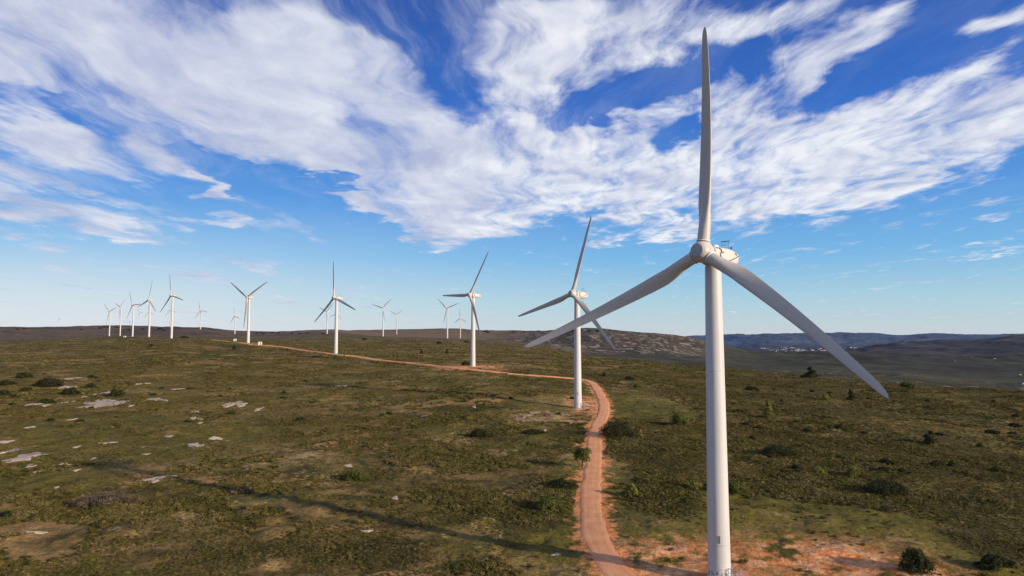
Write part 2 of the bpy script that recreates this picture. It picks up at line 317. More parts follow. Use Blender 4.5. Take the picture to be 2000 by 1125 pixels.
  ('evergreen_shrub', -1654.3, 2865.0, 18.84, 4.4, 'dark', 'tiny dark shrub along the skyline of the plateau', 'tiny dark shrubs along the skyline', 'shrub'),
  ('evergreen_shrub', -1698.2, 2845.0, 18.73, 4.28, 'dark', 'tiny dark shrub along the skyline of the plateau', 'tiny dark shrubs along the skyline', 'shrub'),
  ('evergreen_shrub', -1508.0, 2692.3, 15.58, 4.6, 'dark', 'tiny dark shrub along the skyline of the plateau', 'tiny dark shrubs along the skyline', 'shrub'),
  ('evergreen_shrub', -97.1, 2593.8, 16.98, 3.44, 'dark', 'tiny dark shrub along the skyline of the plateau', 'tiny dark shrubs along the skyline', 'shrub'),
  ('evergreen_shrub', -478.5, 1602.3, 7.51, 2.18, 'dark', 'tiny dark shrub along the skyline of the plateau', 'tiny dark shrubs along the skyline', 'shrub'),
  ('evergreen_shrub', 93.9, 2411.1, 10.97, 3.73, 'dark', 'tiny dark shrub along the skyline of the plateau', 'tiny dark shrubs along the skyline', 'shrub'),
  ('evergreen_shrub', -1510.0, 2657.0, 17.5, 4.26, 'dark', 'tiny dark shrub along the skyline of the plateau', 'tiny dark shrubs along the skyline', 'shrub'),
  ('evergreen_shrub', -750.1, 2045.0, 8.28, 2.66, 'dark', 'tiny dark shrub along the skyline of the plateau', 'tiny dark shrubs along the skyline', 'shrub'),
  ('evergreen_shrub', -86.9, 2469.9, 12.16, 5.15, 'dark', 'tiny dark shrub along the skyline of the plateau', 'tiny dark shrubs along the skyline', 'shrub'),
  ('evergreen_shrub', -524.3, 1687.9, 7.35, 2.41, 'dark', 'tiny dark shrub along the skyline of the plateau', 'tiny dark shrubs along the skyline', 'shrub'),
  ('evergreen_shrub', 234.3, 2086.7, 13.5, 3.09, 'dark', 'tiny dark shrub along the skyline of the plateau', 'tiny dark shrubs along the skyline', 'shrub'),
  ('evergreen_shrub', 238.5, 2109.5, 9.12, 3.74, 'dark', 'tiny dark shrub along the skyline of the plateau', 'tiny dark shrubs along the skyline', 'shrub'),
  ('evergreen_shrub', -99.2, 2547.8, 15.54, 3.54, 'dark', 'tiny dark shrub along the skyline of the plateau', 'tiny dark shrubs along the skyline', 'shrub'),
  ('evergreen_shrub', -1026.8, 2016.6, 12.96, 2.67, 'dark', 'tiny dark shrub along the skyline of the plateau', 'tiny dark shrubs along the skyline', 'shrub'),
  ('evergreen_shrub', -518.1, 1676.1, 8.79, 2.04, 'dark', 'tiny dark shrub along the skyline of the plateau', 'tiny dark shrubs along the skyline', 'shrub'),
  ('evergreen_shrub', -1607.0, 2551.8, 14.17, 5.19, 'dark', 'tiny dark shrub along the skyline of the plateau', 'tiny dark shrubs along the skyline', 'shrub'),
  ('evergreen_shrub', -1092.1, 2126.0, 10.76, 4.0, 'dark', 'tiny dark shrub along the skyline of the plateau', 'tiny dark shrubs along the skyline', 'shrub'),
  ('evergreen_shrub', -698.1, 1923.2, 9.47, 3.13, 'dark', 'tiny dark shrub along the skyline of the plateau', 'tiny dark shrubs along the skyline', 'shrub'),
  ('evergreen_shrub', -1741.8, 2443.2, 14.71, 3.82, 'dark', 'tiny dark shrub along the skyline of the plateau', 'tiny dark shrubs along the skyline', 'shrub'),
  ('evergreen_shrub', -1432.6, 2657.0, 12.85, 4.15, 'dark', 'tiny dark shrub along the skyline of the plateau', 'tiny dark shrubs along the skyline', 'shrub'),
  ('evergreen_shrub', 5.5, 2456.5, 10.39, 3.0, 'dark', 'tiny dark shrub along the skyline of the plateau', 'tiny dark shrubs along the skyline', 'shrub'),
  ('evergreen_shrub', -571.0, 1778.1, 7.66, 3.48, 'dark', 'tiny dark shrub along the skyline of the plateau', 'tiny dark shrubs along the skyline', 'shrub'),
  ('evergreen_shrub', -662.6, 1941.2, 9.59, 2.38, 'dark', 'tiny dark shrub along the skyline of the plateau', 'tiny dark shrubs along the skyline', 'shrub'),
  ('evergreen_shrub', -714.6, 2035.4, 8.34, 4.12, 'dark', 'tiny dark shrub along the skyline of the plateau', 'tiny dark shrubs along the skyline', 'shrub'),
  ('evergreen_shrub', 269.1, 2054.5, 13.64, 3.37, 'dark', 'tiny dark shrub along the skyline of the plateau', 'tiny dark shrubs along the skyline', 'shrub'),
  ('evergreen_shrub', -1687.7, 2856.1, 16.56, 5.92, 'dark', 'tiny dark shrub along the skyline of the plateau', 'tiny dark shrubs along the skyline', 'shrub'),
  ('evergreen_shrub', -737.6, 1974.7, 10.26, 2.71, 'dark', 'tiny dark shrub along the skyline of the plateau', 'tiny dark shrubs along the skyline', 'shrub'),
  ('evergreen_shrub', -1103.8, 2142.5, 13.93, 4.38, 'dark', 'tiny dark shrub along the skyline of the plateau', 'tiny dark shrubs along the skyline', 'shrub'),
  ('evergreen_shrub', -1693.3, 2341.0, 10.07, 3.68, 'dark', 'tiny dark shrub along the skyline of the plateau', 'tiny dark shrubs along the skyline', 'shrub'),
  ('evergreen_shrub', 189.4, 2144.2, 12.8, 3.99, 'dark', 'tiny dark shrub along the skyline of the plateau', 'tiny dark shrubs along the skyline', 'shrub'),
]
SLABS = [
  (-158.5, 268.2, 9.2, 8.6, 'widest pale limestone slab in the left field', None),
  (-141.8, 271.8, 4.1, 8.5, 'pale triangular slab right of the widest slab', None),
  (-175.4, 295.1, 2.9, 9.0, 'pale slab behind the widest one, left of a dark shrub', None),
  (-220.8, 352.8, 4.2, 6.7, 'uppermost pale slab in the left field', None),
  (-121.2, 173.0, 3.6, 4.3, 'pale broken slab at the left edge, lower field', None),
  (-130.7, 180.3, 1.6, 2.9, 'bright slab just above the broken slab at the left edge', None),
  (-140.5, 190.5, 1.1, 3.2, 'pale slab cut by the left edge of the picture', None),
  (-105.9, 265.4, 3.4, 6.9, 'pale slab right of the middle of the left field', None),
  (-188.9, 303.2, 2.3, 6.4, 'pale slab between two dark shrubs', None),
  (-203.4, 315.8, 2.1, 5.2, 'pale slab right of the largest left shrub', None),
  (-216.2, 317.4, 1.9, 4.4, 'small pale slab touching the largest left shrub', None),
  (-142.4, 259.0, 1.9, 3.3, 'thin slab between the widest and the triangular slabs', None),
  (-78.4, 114.7, 1.7, 0.5, 'thin bright slab in the bottom left field', None),
  (-85.3, 186.4, 2.4, 2.0, 'flat slab in the middle of the left field', None),
  (-76.1, 149.4, 2.5, 2.1, 'pinkish slab beside the shadow in the lower left field', None),
  (-175.2, 273.0, 1.2, 5.1, 'small slab left of the widest slab', None),
  (-111.7, 191.0, 1.7, 1.4, 'small pale rock slab scattered in the left field', 'small pale slabs scattered over the left field'),
  (-114.0, 248.3, 1.4, 1.7, 'small pale rock slab scattered in the left field', 'small pale slabs scattered over the left field'),
  (-107.4, 234.2, 2.1, 1.6, 'small pale rock slab scattered in the left field', 'small pale slabs scattered over the left field'),
  (-101.3, 223.2, 1.1, 2.2, 'small pale rock slab scattered in the left field', 'small pale slabs scattered over the left field'),
  (-93.7, 255.3, 1.5, 3.7, 'small pale rock slab scattered in the left field', 'small pale slabs scattered over the left field'),
  (-149.8, 214.5, 1.2, 1.6, 'small pale rock slab scattered in the left field', 'small pale slabs scattered over the left field'),
  (-146.4, 229.9, 0.7, 1.9, 'small pale rock slab scattered in the left field', 'small pale slabs scattered over the left field'),
  (-97.9, 184.0, 0.7, 1.3, 'small pale rock slab scattered in the left field', 'small pale slabs scattered over the left field'),
  (-92.1, 174.2, 0.8, 1.0, 'small pale rock slab scattered in the left field', 'small pale slabs scattered over the left field'),
  (-99.0, 199.4, 1.5, 1.3, 'small pale rock slab scattered in the left field', 'small pale slabs scattered over the left field'),
  (-116.7, 185.5, 0.7, 1.5, 'small pale rock slab scattered in the left field', 'small pale slabs scattered over the left field'),
  (-105.3, 163.8, 1.7, 0.8, 'small pale rock slab scattered in the left field', 'small pale slabs scattered over the left field'),
  (-113.1, 162.9, 1.2, 1.6, 'small pale rock slab scattered in the left field', 'small pale slabs scattered over the left field'),
  (-98.8, 157.5, 0.4, 1.2, 'small pale rock slab scattered in the left field', 'small pale slabs scattered over the left field'),
  (-106.8, 156.4, 0.5, 1.1, 'small pale rock slab scattered in the left field', 'small pale slabs scattered over the left field'),
  (-149.7, 307.1, 2.3, 2.7, 'small pale rock slab scattered in the left field', 'small pale slabs scattered over the left field'),
  (-175.5, 327.3, 2.5, 3.1, 'small pale rock slab scattered in the left field', 'small pale slabs scattered over the left field'),
  (-178.0, 263.2, 1.5, 2.0, 'small pale rock slab scattered in the left field', 'small pale slabs scattered over the left field'),
  (-183.7, 265.8, 1.4, 3.1, 'small pale rock slab scattered in the left field', 'small pale slabs scattered over the left field'),
  (-84.6, 197.0, 1.3, 1.2, 'small pale rock slab scattered in the left field', 'small pale slabs scattered over the left field'),
  (-102.5, 169.6, 0.4, 0.9, 'small pale rock slab scattered in the left field', 'small pale slabs scattered over the left field'),
  (-94.4, 144.0, 0.5, 0.6, 'small pale rock slab scattered in the left field', 'small pale slabs scattered over the left field'),
  (-23.4, 112.1, 0.9, 0.7, 'small pale rock slab scattered in the left field', 'small pale slabs scattered over the left field'),
  (-38.0, 160.9, 0.9, 1.2, 'small pale rock slab scattered in the left field', 'small pale slabs scattered over the left field'),
  (-77.9, 312.4, 2.0, 3.0, 'small pale rock slab scattered in the left field', 'small pale slabs scattered over the left field'),
  (-13.7, 246.6, 0.9, 1.7, 'small pale rock slab scattered in the left field', 'small pale slabs scattered over the left field'),
  (-2.2, 133.6, 0.5, 0.5, 'small pale rock slab scattered in the left field', 'small pale slabs scattered over the left field'),
  (6.3, 100.7, 0.6, 0.5, 'small pale rock slab scattered in the left field', 'small pale slabs scattered over the left field'),
  (-30.9, 174.2, 1.1, 1.4, 'small pale rock slab scattered in the left field', 'small pale slabs scattered over the left field'),
  (9.3, 202.1, 0.9, 2.0, 'small pale rock slab scattered in the left field', 'small pale slabs scattered over the left field'),
  (-22.4, 132.6, 0.7, 1.1, 'small pale rock slab scattered in the left field', 'small pale slabs scattered over the left field'),
  (-57.1, 119.7, 0.6, 0.5, 'small pale rock slab scattered in the left field', 'small pale slabs scattered over the left field'),
  (70.0, 135.8, 0.6, 1.0, 'pale stones at the foot of the broad dark shrub', None),
  (51.9, 130.6, 0.5, 0.5, 'pale stone pair in the scrub right of the nearest tower', None),
]
BANKS = [
  ([(2.0, 219.6), (5.1, 230.6), (8.5, 237.3), (13.2, 236.8), (19.1, 234.2)], 160, 0.15, 0.5, 0.7, 'pale rubble bank on the far side of the bare rectangle by the second turbine'),
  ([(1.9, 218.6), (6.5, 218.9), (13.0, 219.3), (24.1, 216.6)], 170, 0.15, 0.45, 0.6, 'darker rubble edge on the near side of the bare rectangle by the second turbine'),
  ([(-236.4, 618.6), (-237.6, 629.3), (-233.2, 626.3)], 90, 0.3, 0.9, 1.2, 'grey rubble heap between a tower and the white cabin by the road'),
]
CABINS = [
  (-224.7, 610.9, 2.8, 2.4, 2.4, 0.15, 'white service cabin right of the turbine with the V of blades'),
  (-324.2, 801.2, 2.8, 2.4, 2.6, 0.1, 'white service cabin left of the turbine with the V of blades'),
  (-528.1, 933.0, 3.0, 2.0, 1.3, 0, 'tiny white cabin between two towers of the left row'),
]
FARMS = [
  (1499, 2098, 6, 'long pale farm building on the dark hill at the right'),
  (1491, 2059, 3, 'pale farm building at the right end of the farm on the dark hill'),
  (1534, 2181, 1, 'pale farm building at the left end of the farm on the dark hill'),
  (1523, 2271, 0, 'lone white house on the dark hill left of the farm'),
  (1121, 1736, 4, 'pale house low on the valley slope at the right'),
  (910, 1233, 1, 'pale house near the right edge below the farm'),
  (684, 923, 4, 'lowest pale house at the right edge'),
]
CLOUDS = [
  (120, 40, 360, 130, -12, 1.0),
  (110, 160, 230, 60, -12, 0.8),
  (270, 235, 200, 55, -18, 0.8),
  (470, 275, 190, 55, -15, 0.7),
  (610, 70, 170, 90, -35, 0.9),
  (720, 150, 110, 95, -55, 0.8),
  (400, 130, 380, 140, -16, 1.1),
  (620, 200, 300, 130, -22, 1.1),
  (760, 290, 200, 95, -25, 0.9),
  (860, 350, 170, 70, -15, 0.9),
  (730, 405, 150, 44, -22, 0.95),
  (930, 425, 120, 50, 0, 0.7),
  (180, 170, 260, 60, -10, 0.6),
  (1030, 320, 180, 110, 12, 1.0),
  (960, 250, 100, 44, -30, 0.6),
  (1030, 110, 140, 120, 20, 1.1),
  (1230, 60, 260, 85, 10, 0.9),
  (1180, 310, 140, 60, 20, 0.6),
  (1530, 210, 140, 40, 20, 0.6),
  (1420, 330, 300, 105, 8, 1.1),
  (1750, 290, 320, 110, 13, 1.15),
  (1960, 200, 140, 95, 20, 0.95),
  (1620, 100, 120, 48, 38, 0.95),
  (1730, 35, 120, 30, 30, 0.85),
  (1950, 45, 120, 34, 32, 0.85),
  (1420, 180, 130, 60, 25, 0.7),
  (1650, 360, 240, 48, 10, 0.8),
  (1180, 380, 130, 55, 0, 0.8),
  (1500, 30, 160, 40, 10, 0.6),
  (60, 270, 190, 50, -18, 0.95),
  (110, 415, 220, 42, -10, 0.95),
  (20, 345, 110, 30, -10, 0.7),
  (250, 455, 100, 18, -12, 0.6),
  (390, 428, 115, 20, -10, 0.85),
  (440, 450, 40, 11, -25, 0.5),
  (410, 361, 66, 15, -14, 0.95),
  (280, 300, 80, 60, -40, 0.8),
  (1315, 457, 70, 19, 6, 0.95),
  (1190, 472, 40, 17, 0, 0.6),
  (1960, 402, 70, 13, 10, 0.6),
  (1900, 496, 110, 8, 4, 0.55),
  (80, 475, 120, 14, 6, 0.4),
  (475, 535, 30, 7, -10, 0.5),
  (380, 525, 70, 7, 0, 0.4),
  (480, 512, 80, 9, -6, 0.35),
  (440, 330, 110, 16, -14, -0.9),
  (560, 388, 120, 20, -18, -0.8),
  (150, 232, 80, 15, -14, -1.0),
  (875, 150, 36, 90, 18, -0.7),
  (800, 40, 50, 20, -20, -0.5),
  (1235, 190, 140, 42, 20, -1.3),
  (655, 364, 100, 9, -10, -0.9),
  (1120, 235, 26, 34, 0, -0.6),
  (1195, 255, 16, 30, 0, -0.6),
  (1150, 210, 60, 22, 30, -0.5),
  (1330, 258, 80, 26, 25, -0.9),
  (1745, 135, 160, 32, 24, -1.4),
  (1900, 92, 90, 20, 25, -0.8),
  (1480, 115, 60, 40, 40, -0.6),
  (720, 470, 160, 26, -8, -0.5),
]
BENDS = [(3.8, -0.36), (3.87, 1.3), (5.76, -0.43)]
SKYRAMP = [(0.0, (0.62, 0.7, 0.76)), (0.05, (0.42, 0.66, 0.8)), (0.11, (0.19, 0.5, 0.85)), (0.19, (0.085, 0.32, 0.79)), (0.3, (0.03, 0.16, 0.62)), (0.45, (0.018, 0.09, 0.42)), (1.0, (0.01, 0.055, 0.29))]
CLOUD_LO = (0.46, 0.51, 0.7)
CLOUD_HI = (0.88, 0.9, 0.95)
SUN_E = 5.2
SKY_S = 0.1
# ------------------------------------------------------------------ terrain
CAM_Z = 33.0
PITCH = math.radians(4.012)
def sl(py):
    """slope (rise over forward run) of a sight line at image height py on the 2000 px photograph, used to note how high each crest stands"""
    v = (562.5 - py) / 1333.0
    return (math.sin(PITCH) + v * math.cos(PITCH)) / (math.cos(PITCH) - v * math.sin(PITCH))
# bearing column -> list of (forward distance, height or 'p'+skyline height)
P = lambda y, py: (y, CAM_Z + sl(py) * y)
COLS = {
 -400: [(40,-4),(100,0),(200,4),(400,14),(650,22),P(900,662),(1300,20),P(3000,638),(4500,30),(9000,-20),(40000,-60)],
 0:    [(40,-4),(100,0),(200,4),(400,13),(650,21),P(900,664),(1300,18),(2000,38),P(3000,638.5),(4500,30),(9000,-20),(40000,-60)],
 120:  [(40,-3),(100,0),(200,4),(400,13),(700,24.5),P(950,661),(1400,22),(2200,45),P(3200,638),(4500,30),(9000,-20),(40000,-60)],
 230:  [(40,-3),(100,.5),(200,4),(400,13),(700,25),P(1000,658.6),P(1650,657.4),(2000,30),(2600,52),P(3450,636),(4500,50),(9000,-20),(40000,-60)],
 290:  [(40,-3),(100,.5),(200,4),(400,14),(700,27),P(950,659.5),(1300,28),(1900,40),P(2600,643),P(3300,636.5),(4500,50),(9000,-20),(40000,-60)],
 336:  [(40,-3),(100,.8),(200,4),(400,14),(700,28),P(850,661),(1150,29),(1600,38),P(2300,640.5),P(2800,639),(4500,40),(9000,-20),(40000,-60)],
 400:  [(40,-3),(100,1),(200,4),(400,14),(640,25),P(850,662),(1200,30),P(1887,645),P(2400,641),(4000,30),(9000,-20),(40000,-60)],
 460:  [(40,-3),(100,1),(200,4),(400,14),(640,24.8),P(1200,660),P(1867,652.6),P(2600,645.5),(4000,25),(9000,-20),(40000,-60)],
 520:  [(40,-3),(100,1),(200,4),(400,14),P(640,674),P(1200,661),P(1800,654),P(2500,648.5),(4000,25),(9000,-20),(40000,-60)],
 640:  [(40,-3),(100,1),(200,4.5),(400,14),P(516,692),P(1000,665),P(1548,652),P(2300,645),(4000,25),(9000,-20),(40000,-60)],
 748:  [(40,-3),(100,1),(200,4.5),(400,14.3),P(600,687),P(1000,667),P(1441,657),(1800,30),P(2266,653),P(2800,643.6),(4000,25),(9000,-20),(40000,-60)],
 873:  [(40,-3),(100,1),(200,5),(400,14.6),P(700,683),P(1289,661),(1700,23),P(2084,660.5),P(2900,641.8),(4500,10),(9000,-40),(40000,-60)],
 925:  [(40,-3),(100,1),(200,5),P(409,716),P(700,687),P(1200,664),P(1500,663),(2000,22),P(2900,644.5),(4500,0),(9000,-60),(40000,-60)],
 1060: [(40,-3),(100,1.2),(200,5),P(409,724),P(700,690),P(1000,677),(1400,12),P(1700,672),P(2700,645.5),(4500,-30),(9000,-80),(40000,-60)],
 1150: [(40,-3),(100,1.5),(180,4),P(252,797),P(400,735),P(600,706),P(800,696),(1200,-3),P(1500,688),P(2400,641.5),(3600,-60),(9000,-120),(40000,-60)],
 1250: [(40,-3),(100,1.7),(180,4),P(252,799),P(400,738),P(600,710),P(750,704),(1050,-10),P(1500,692),P(2400,648),(3600,-70),(9000,-150),(40000,-80)],
 1340: [(40,-3),(100,1.7),(180,4),P(252,801),P(400,743),P(560,719),(700,3),(1000,-18),P(1600,694),P(2400,657),(3600,-100),(9000,-150),P(12000,657),(20000,-80),(40000,-80)],
 1400: [(40,-3),(100,1.8),(180,3.5),(252,5.5),P(400,746),P(520,726),(660,3),P(1100,715),P(1700,697),P(2400,672),(3600,-110),(7500,-150),P(9500,682),P(12500,655),(20000,-80),(40000,-80)],
 1500: [(40,-3),(100,1.8),(180,3),(252,4.5),P(400,750),P(480,734),(620,-2),P(900,726),P(1500,712),P(2600,694),(4200,-90),P(7500,689),P(9000,680),P(12500,652.5),(20000,-80),(40000,-80)],
 1610: [(40,-3),(100,1.8),(180,2.8),(252,4),P(400,752),P(450,742),(600,-8),P(900,730),P(1600,710),P(3000,694),(4500,-110),P(7500,690),P(9000,681),P(12500,650.5),(20000,-80),(40000,-80)],
 1700: [(40,-3),(100,1.8),(180,2.5),(300,4),P(420,750),(580,-12),P(900,735),P(1700,709),P(3000,694),P(4800,679),(6500,-130),(9000,-120),P(12500,651),(20000,-80),(40000,-80)],
 1769: [(40,-3),(100,1.8),(180,2),(300,3),P(390,754.5),(560,-15),P(900,738),P(1700,712),P(3000,692),P(5000,670.5),(7000,-130),(9500,-60),P(13000,655.5),(20000,-80),(40000,-80)],
 1820: [(40,-3),(100,1.6),(180,1.5),(300,2.6),P(375,757),(550,-18),P(900,742),P(1700,715),P(3000,692),P(5200,668.3),(7000,-130),(9500,-60),P(12500,651.3),(20000,-80),(40000,-80)],
 1895: [(40,-3),(100,1.5),(180,1),(300,1.7),P(360,761),(520,-20),P(900,747),P(1700,718),P(3000,690),P(5200,668.3),(7000,-110),(9500,-60),P(12500,654.6),(20000,-80),P(34000,652.6),(40000,0)],
 2000: [(40,-3),(100,1.2),(180,.5),(280,.5),P(340,767),(500,-24),P(900,752),P(1700,718),P(3000,690),P(4800,659.5),(7000,-60),(9500,-60),P(12500,652),(20000,-80),P(34000,654),(40000,0)],
 2400: [(40,-3),(100,1),(180,0),(280,-1),P(330,772),(480,-26),P(900,756),P(1700,715),P(3000,680),P(4500,652),(7000,-40),(9500,-60),P(12500,652),(20000,-80),(40000,-40)],
}
def _pchip(xs, ys, xq):
    xs = np.asarray(xs, float); ys = np.asarray(ys, float)
    h = np.diff(xs); d = np.diff(ys) / h
    m = np.zeros(len(xs)); m[0] = d[0]; m[-1] = d[-1]
    for i in range(1, len(xs) - 1):
        if d[i-1] * d[i] > 0:
            w1 = 2*h[i] + h[i-1]; w2 = h[i] + 2*h[i-1]
            m[i] = (w1 + w2) / (w1 / d[i-1] + w2 / d[i])
    k = np.clip(np.searchsorted(xs, xq) - 1, 0, len(h) - 1)
    t = np.clip((xq - xs[k]) / h[k], 0, 1)
    return ((1+2*t)*(1-t)**2*ys[k] + t*(1-t)**2*h[k]*m[k] + t*t*(3-2*t)*ys[k+1] + t*t*(t-1)*h[k]*m[k+1])
LG = np.linspace(math.log(40), math.log(40000), 520)
PXG = np.linspace(-400, 2400, 561)
def _grid():
    ks = sorted(COLS)
    prof = np.array([_pchip([math.log(a) for a, _ in COLS[k]], [b for _, b in COLS[k]], LG) for k in ks])
    g = np.empty((len(PXG), len(LG)))
    for j in range(len(LG)):
        g[:, j] = _pchip(ks, prof[:, j], PXG)
    ker = np.exp(-0.5 * (np.arange(-6, 7) / 2.2) ** 2); ker /= ker.sum()
    pad = np.pad(g, ((6, 6), (0, 0)), mode='edge')
    return sum(ker[i] * pad[i:i + len(PXG)] for i in range(13))
TG = _grid()

def _hash(ix, iy, s):
    n = (ix.astype(np.int64) * 374761393 + iy.astype(np.int64) * 668265263 + s * 974634777) & 0xFFFFFFFF
    n = ((n ^ (n >> 13)) * 1274126177) & 0xFFFFFFFF
    n = (n ^ (n >> 16)) & 0xFFFFFFFF
    return n / 4294967295.0
def vnoise(x, y, s=0):
    ix = np.floor(x); iy = np.floor(y); fx = x - ix; fy = y - iy
    fx = fx*fx*fx*(fx*(fx*6-15)+10); fy = fy*fy*fy*(fy*(fy*6-15)+10)
    a = _hash(ix, iy, s); b = _hash(ix+1, iy, s); c = _hash(ix, iy+1, s); d = _hash(ix+1, iy+1, s)
    return (a*(1-fx)+b*fx)*(1-fy) + (c*(1-fx)+d*fx)*fy
def fbm(x, y, s=0, octv=4, gain=.5):
    v = 0; a = 1; t = 0
    for o in range(octv):
        ca, sa = math.cos(.6*o+.3), math.sin(.6*o+.3)
        v = v + a * vnoise((x*ca - y*sa) * 2**o + 17.3*o, (x*sa + y*ca) * 2**o + 5.1*o, s + o); t += a; a *= gain
    return v / t
def sstep(a, b, x):
    t = np.clip((x - a) / (b - a), 0, 1); return t*t*(3-2*t)

def polar(x, y):
    az = np.clip(np.arctan2(x, y), -math.radians(46.3), math.radians(46.3))
    r = np.hypot(x, y)
    return 1000 + 1336 * np.tan(az), np.maximum(r * np.cos(az), 40)
def base_h(x, y):
    px, Y = polar(x, y)
    i = np.clip((px + 400) / 2800 * (len(PXG)-1), 0, len(PXG)-1.001); j = np.clip((np.log(Y) - LG[0]) / (LG[-1]-LG[0]) * (len(LG)-1), 0, len(LG)-1.001)
    i0 = i.astype(int); j0 = j.astype(int); fi = i - i0; fj = j - j0
    return (TG[i0, j0]*(1-fi)*(1-fj) + TG[i0+1, j0]*fi*(1-fj) + TG[i0, j0+1]*(1-fi)*fj + TG[i0+1, j0+1]*fi*fj)
def pl_dist(x, y, pts):
    """distance to a polyline"""
    d = np.full(np.shape(x), 1e9)
    for (ax, ay), (bx, by) in zip(pts[:-1], pts[1:]):
        dx, dy = bx-ax, by-ay; L = dx*dx+dy*dy
        t = np.clip(((x-ax)*dx + (y-ay)*dy) / L, 0, 1)
        d = np.minimum(d, np.hypot(x-ax-t*dx, y-ay-t*dy))
    return d
def height0(x, y):
    """ground without the fine relief"""
    z = base_h(x, y)
    for (tx, ty, dz) in FIX:
        s = 12 + ty * .05
        z = z + dz * np.exp(-((x-tx)**2 + (y-ty)**2) / (2*s*s))
    return z
def height(x, y):
    x = np.asarray(x, float); y = np.asarray(y, float)
    z = height0(x, y)
    r = np.hypot(x, y)
    a1 = 1.0 * (1 - .7*np.exp(-pl_dist(x, y, ROAD)/26)) * sstep(1500, 700, r)
    z = z + (fbm(x/34, y/34, 3, 3) - .5) * 1.8 * a1
    flat = 1 - np.exp(-(pl_dist(x, y, ROAD)/4.2)**2)
    for (tx, ty, rr) in PADS: flat = flat * (1 - np.exp(-((x-tx)**2+(y-ty)**2)/(rr*rr)))
    near = sstep(700, 300, r)
    f2 = fbm(x/5.0, y/5.0, 11, 3)
    z = z + (np.maximum(f2, .42) - .5) * 1.25 * near * flat
    z = z + (fbm(x/260, y/260, 21, 4) - .5) * np.clip((r-1300)/9000, 0, 1) * 60 + (fbm(x/70, y/70, 31, 3)-.5) * 5 * sstep(1300, 2400, r)
    px, _ = polar(x, y)
    z = z + ((1 - np.abs(fbm(x/420, y/420, 41, 4, .55)*2 - 1)*2.2) * 16 + (fbm(x/130, y/130, 45, 3) - .5) * 12) * sstep(1000, 2400, r) * sstep(11000, 8000, r) * sstep(1390, 1520, px)
    return z
import bpy, bmesh
from mathutils import Vector, Matrix, Euler
R = math.radians
rng = np.random.default_rng(7)
random.seed(7)
scene = bpy.context.scene
COL = scene.collection

# ------------------------------------------------------------------ helpers
def hz(x, y):
    return float(height(np.array([x]), np.array([y]))[0])
def mesh_np(name, verts, faces, nper, mats=(), smooth=False):
    """mesh from flat arrays; faces is an (n, nper) int array"""
    me = bpy.data.meshes.new(name)
    verts = np.asarray(verts, np.float32); faces = np.asarray(faces, np.int32)
    me.vertices.add(len(verts)); me.vertices.foreach_set('co', verts.ravel())
    me.loops.add(faces.size); me.loops.foreach_set('vertex_index', faces.ravel())
    me.polygons.add(len(faces)); me.polygons.foreach_set('loop_start', np.arange(len(faces), dtype=np.int32) * nper)
    me.polygons.foreach_set('use_smooth', np.full(len(faces), smooth))
    for m in mats: me.materials.append(m)
    me.update(calc_edges=True)
    return me
class MB:
    def __init__(s): s.v = []; s.f = []; s.sm = []
    def add(s, v, f, smooth=True):
        o = len(s.v); s.v += [tuple(p) for p in v]; s.f += [tuple(i + o for i in q) for q in f]; s.sm += [smooth] * len(f)
    def loft(s, rings, closed=True, cap0=True, cap1=True, smooth=True):
        n = len(rings[0]); v = [p for r in rings for p in r]; f = []
        for i in range(len(rings) - 1):
            for j in range(n if closed else n - 1):
                a = i*n + j; b = i*n + (j+1) % n
                f.append((a, b, b + n, a + n))
        s.add(v, f, smooth)
        if cap0: s.add(rings[0], [tuple(range(n))[::-1]], False)
        if cap1: s.add(rings[-1], [tuple(range(n))], False)
    def lathe(s, prof, n=32, M=None, cap0=True, cap1=True, smooth=True):
        """profile of (radius, z) turned about Z"""
        rings = []
        for r, z in prof:
            rg = [Vector((r*math.cos(2*math.pi*k/n), r*math.sin(2*math.pi*k/n), z)) for k in range(n)]
            rings.append([M @ p for p in rg] if M else rg)
        s.loft(rings, True, cap0, cap1, smooth)
    def box(s, c, d, M=None, rot=None):
        c = Vector(c); v = []
        for sx in (-1, 1):
            for sy in (-1, 1):
                for sz in (-1, 1):
                    p = Vector((sx*d[0]/2, sy*d[1]/2, sz*d[2]/2))
                    if rot: p = rot @ p
                    p = p + c
                    v.append(M @ p if M else p)
        s.add(v, [(0,1,3,2),(4,6,7,5),(0,4,5,1),(2,3,7,6),(0,2,6,4),(1,5,7,3)], False)
    def tube(s, pts, r, n=8):
        pts = [Vector(p) for p in pts]; rings = []
        for i, p in enumerate(pts):
            d = (pts[min(i+1, len(pts)-1)] - pts[max(i-1, 0)]).normalized()
            a = d.orthogonal().normalized(); b = d.cross(a)
            if rings:
                a = (pa - d * pa.dot(d)).normalized(); b = d.cross(a)
            pa = a
            rr = r[i] if isinstance(r, (list, tuple)) else r
            rings.append([p + (a*math.cos(2*math.pi*k/n) + b*math.sin(2*math.pi*k/n)) * rr for k in range(n)])
        s.loft(rings)
    def mesh(s, name, mat):
        me = bpy.data.meshes.new(name); me.from_pydata([tuple(p) for p in s.v], [], s.f); me.update()
        me.polygons.foreach_set('use_smooth', s.sm)
        if mat: me.materials.append(mat)
        return me
    def build(s, name, mat, parent=None):
        return link(name, s.mesh(name, mat), parent)
def link(name, me, parent=None):
    o = bpy.data.objects.new(name, me); COL.objects.link(o)
    if parent: o.parent = parent
    return o
def tag(o, label=None, cat=None, group=None, kind=None):
    if label: o['label'] = label
    if cat: o['category'] = cat
    if group: o['group'] = group
    if kind: o['kind'] = kind
    return o
def thing(name, loc, rz=0):
    o = bpy.data.objects.new(name, None); COL.objects.link(o); o.location = loc; o.rotation_euler = (0, 0, rz)
    o.empty_display_size = .5
    return o

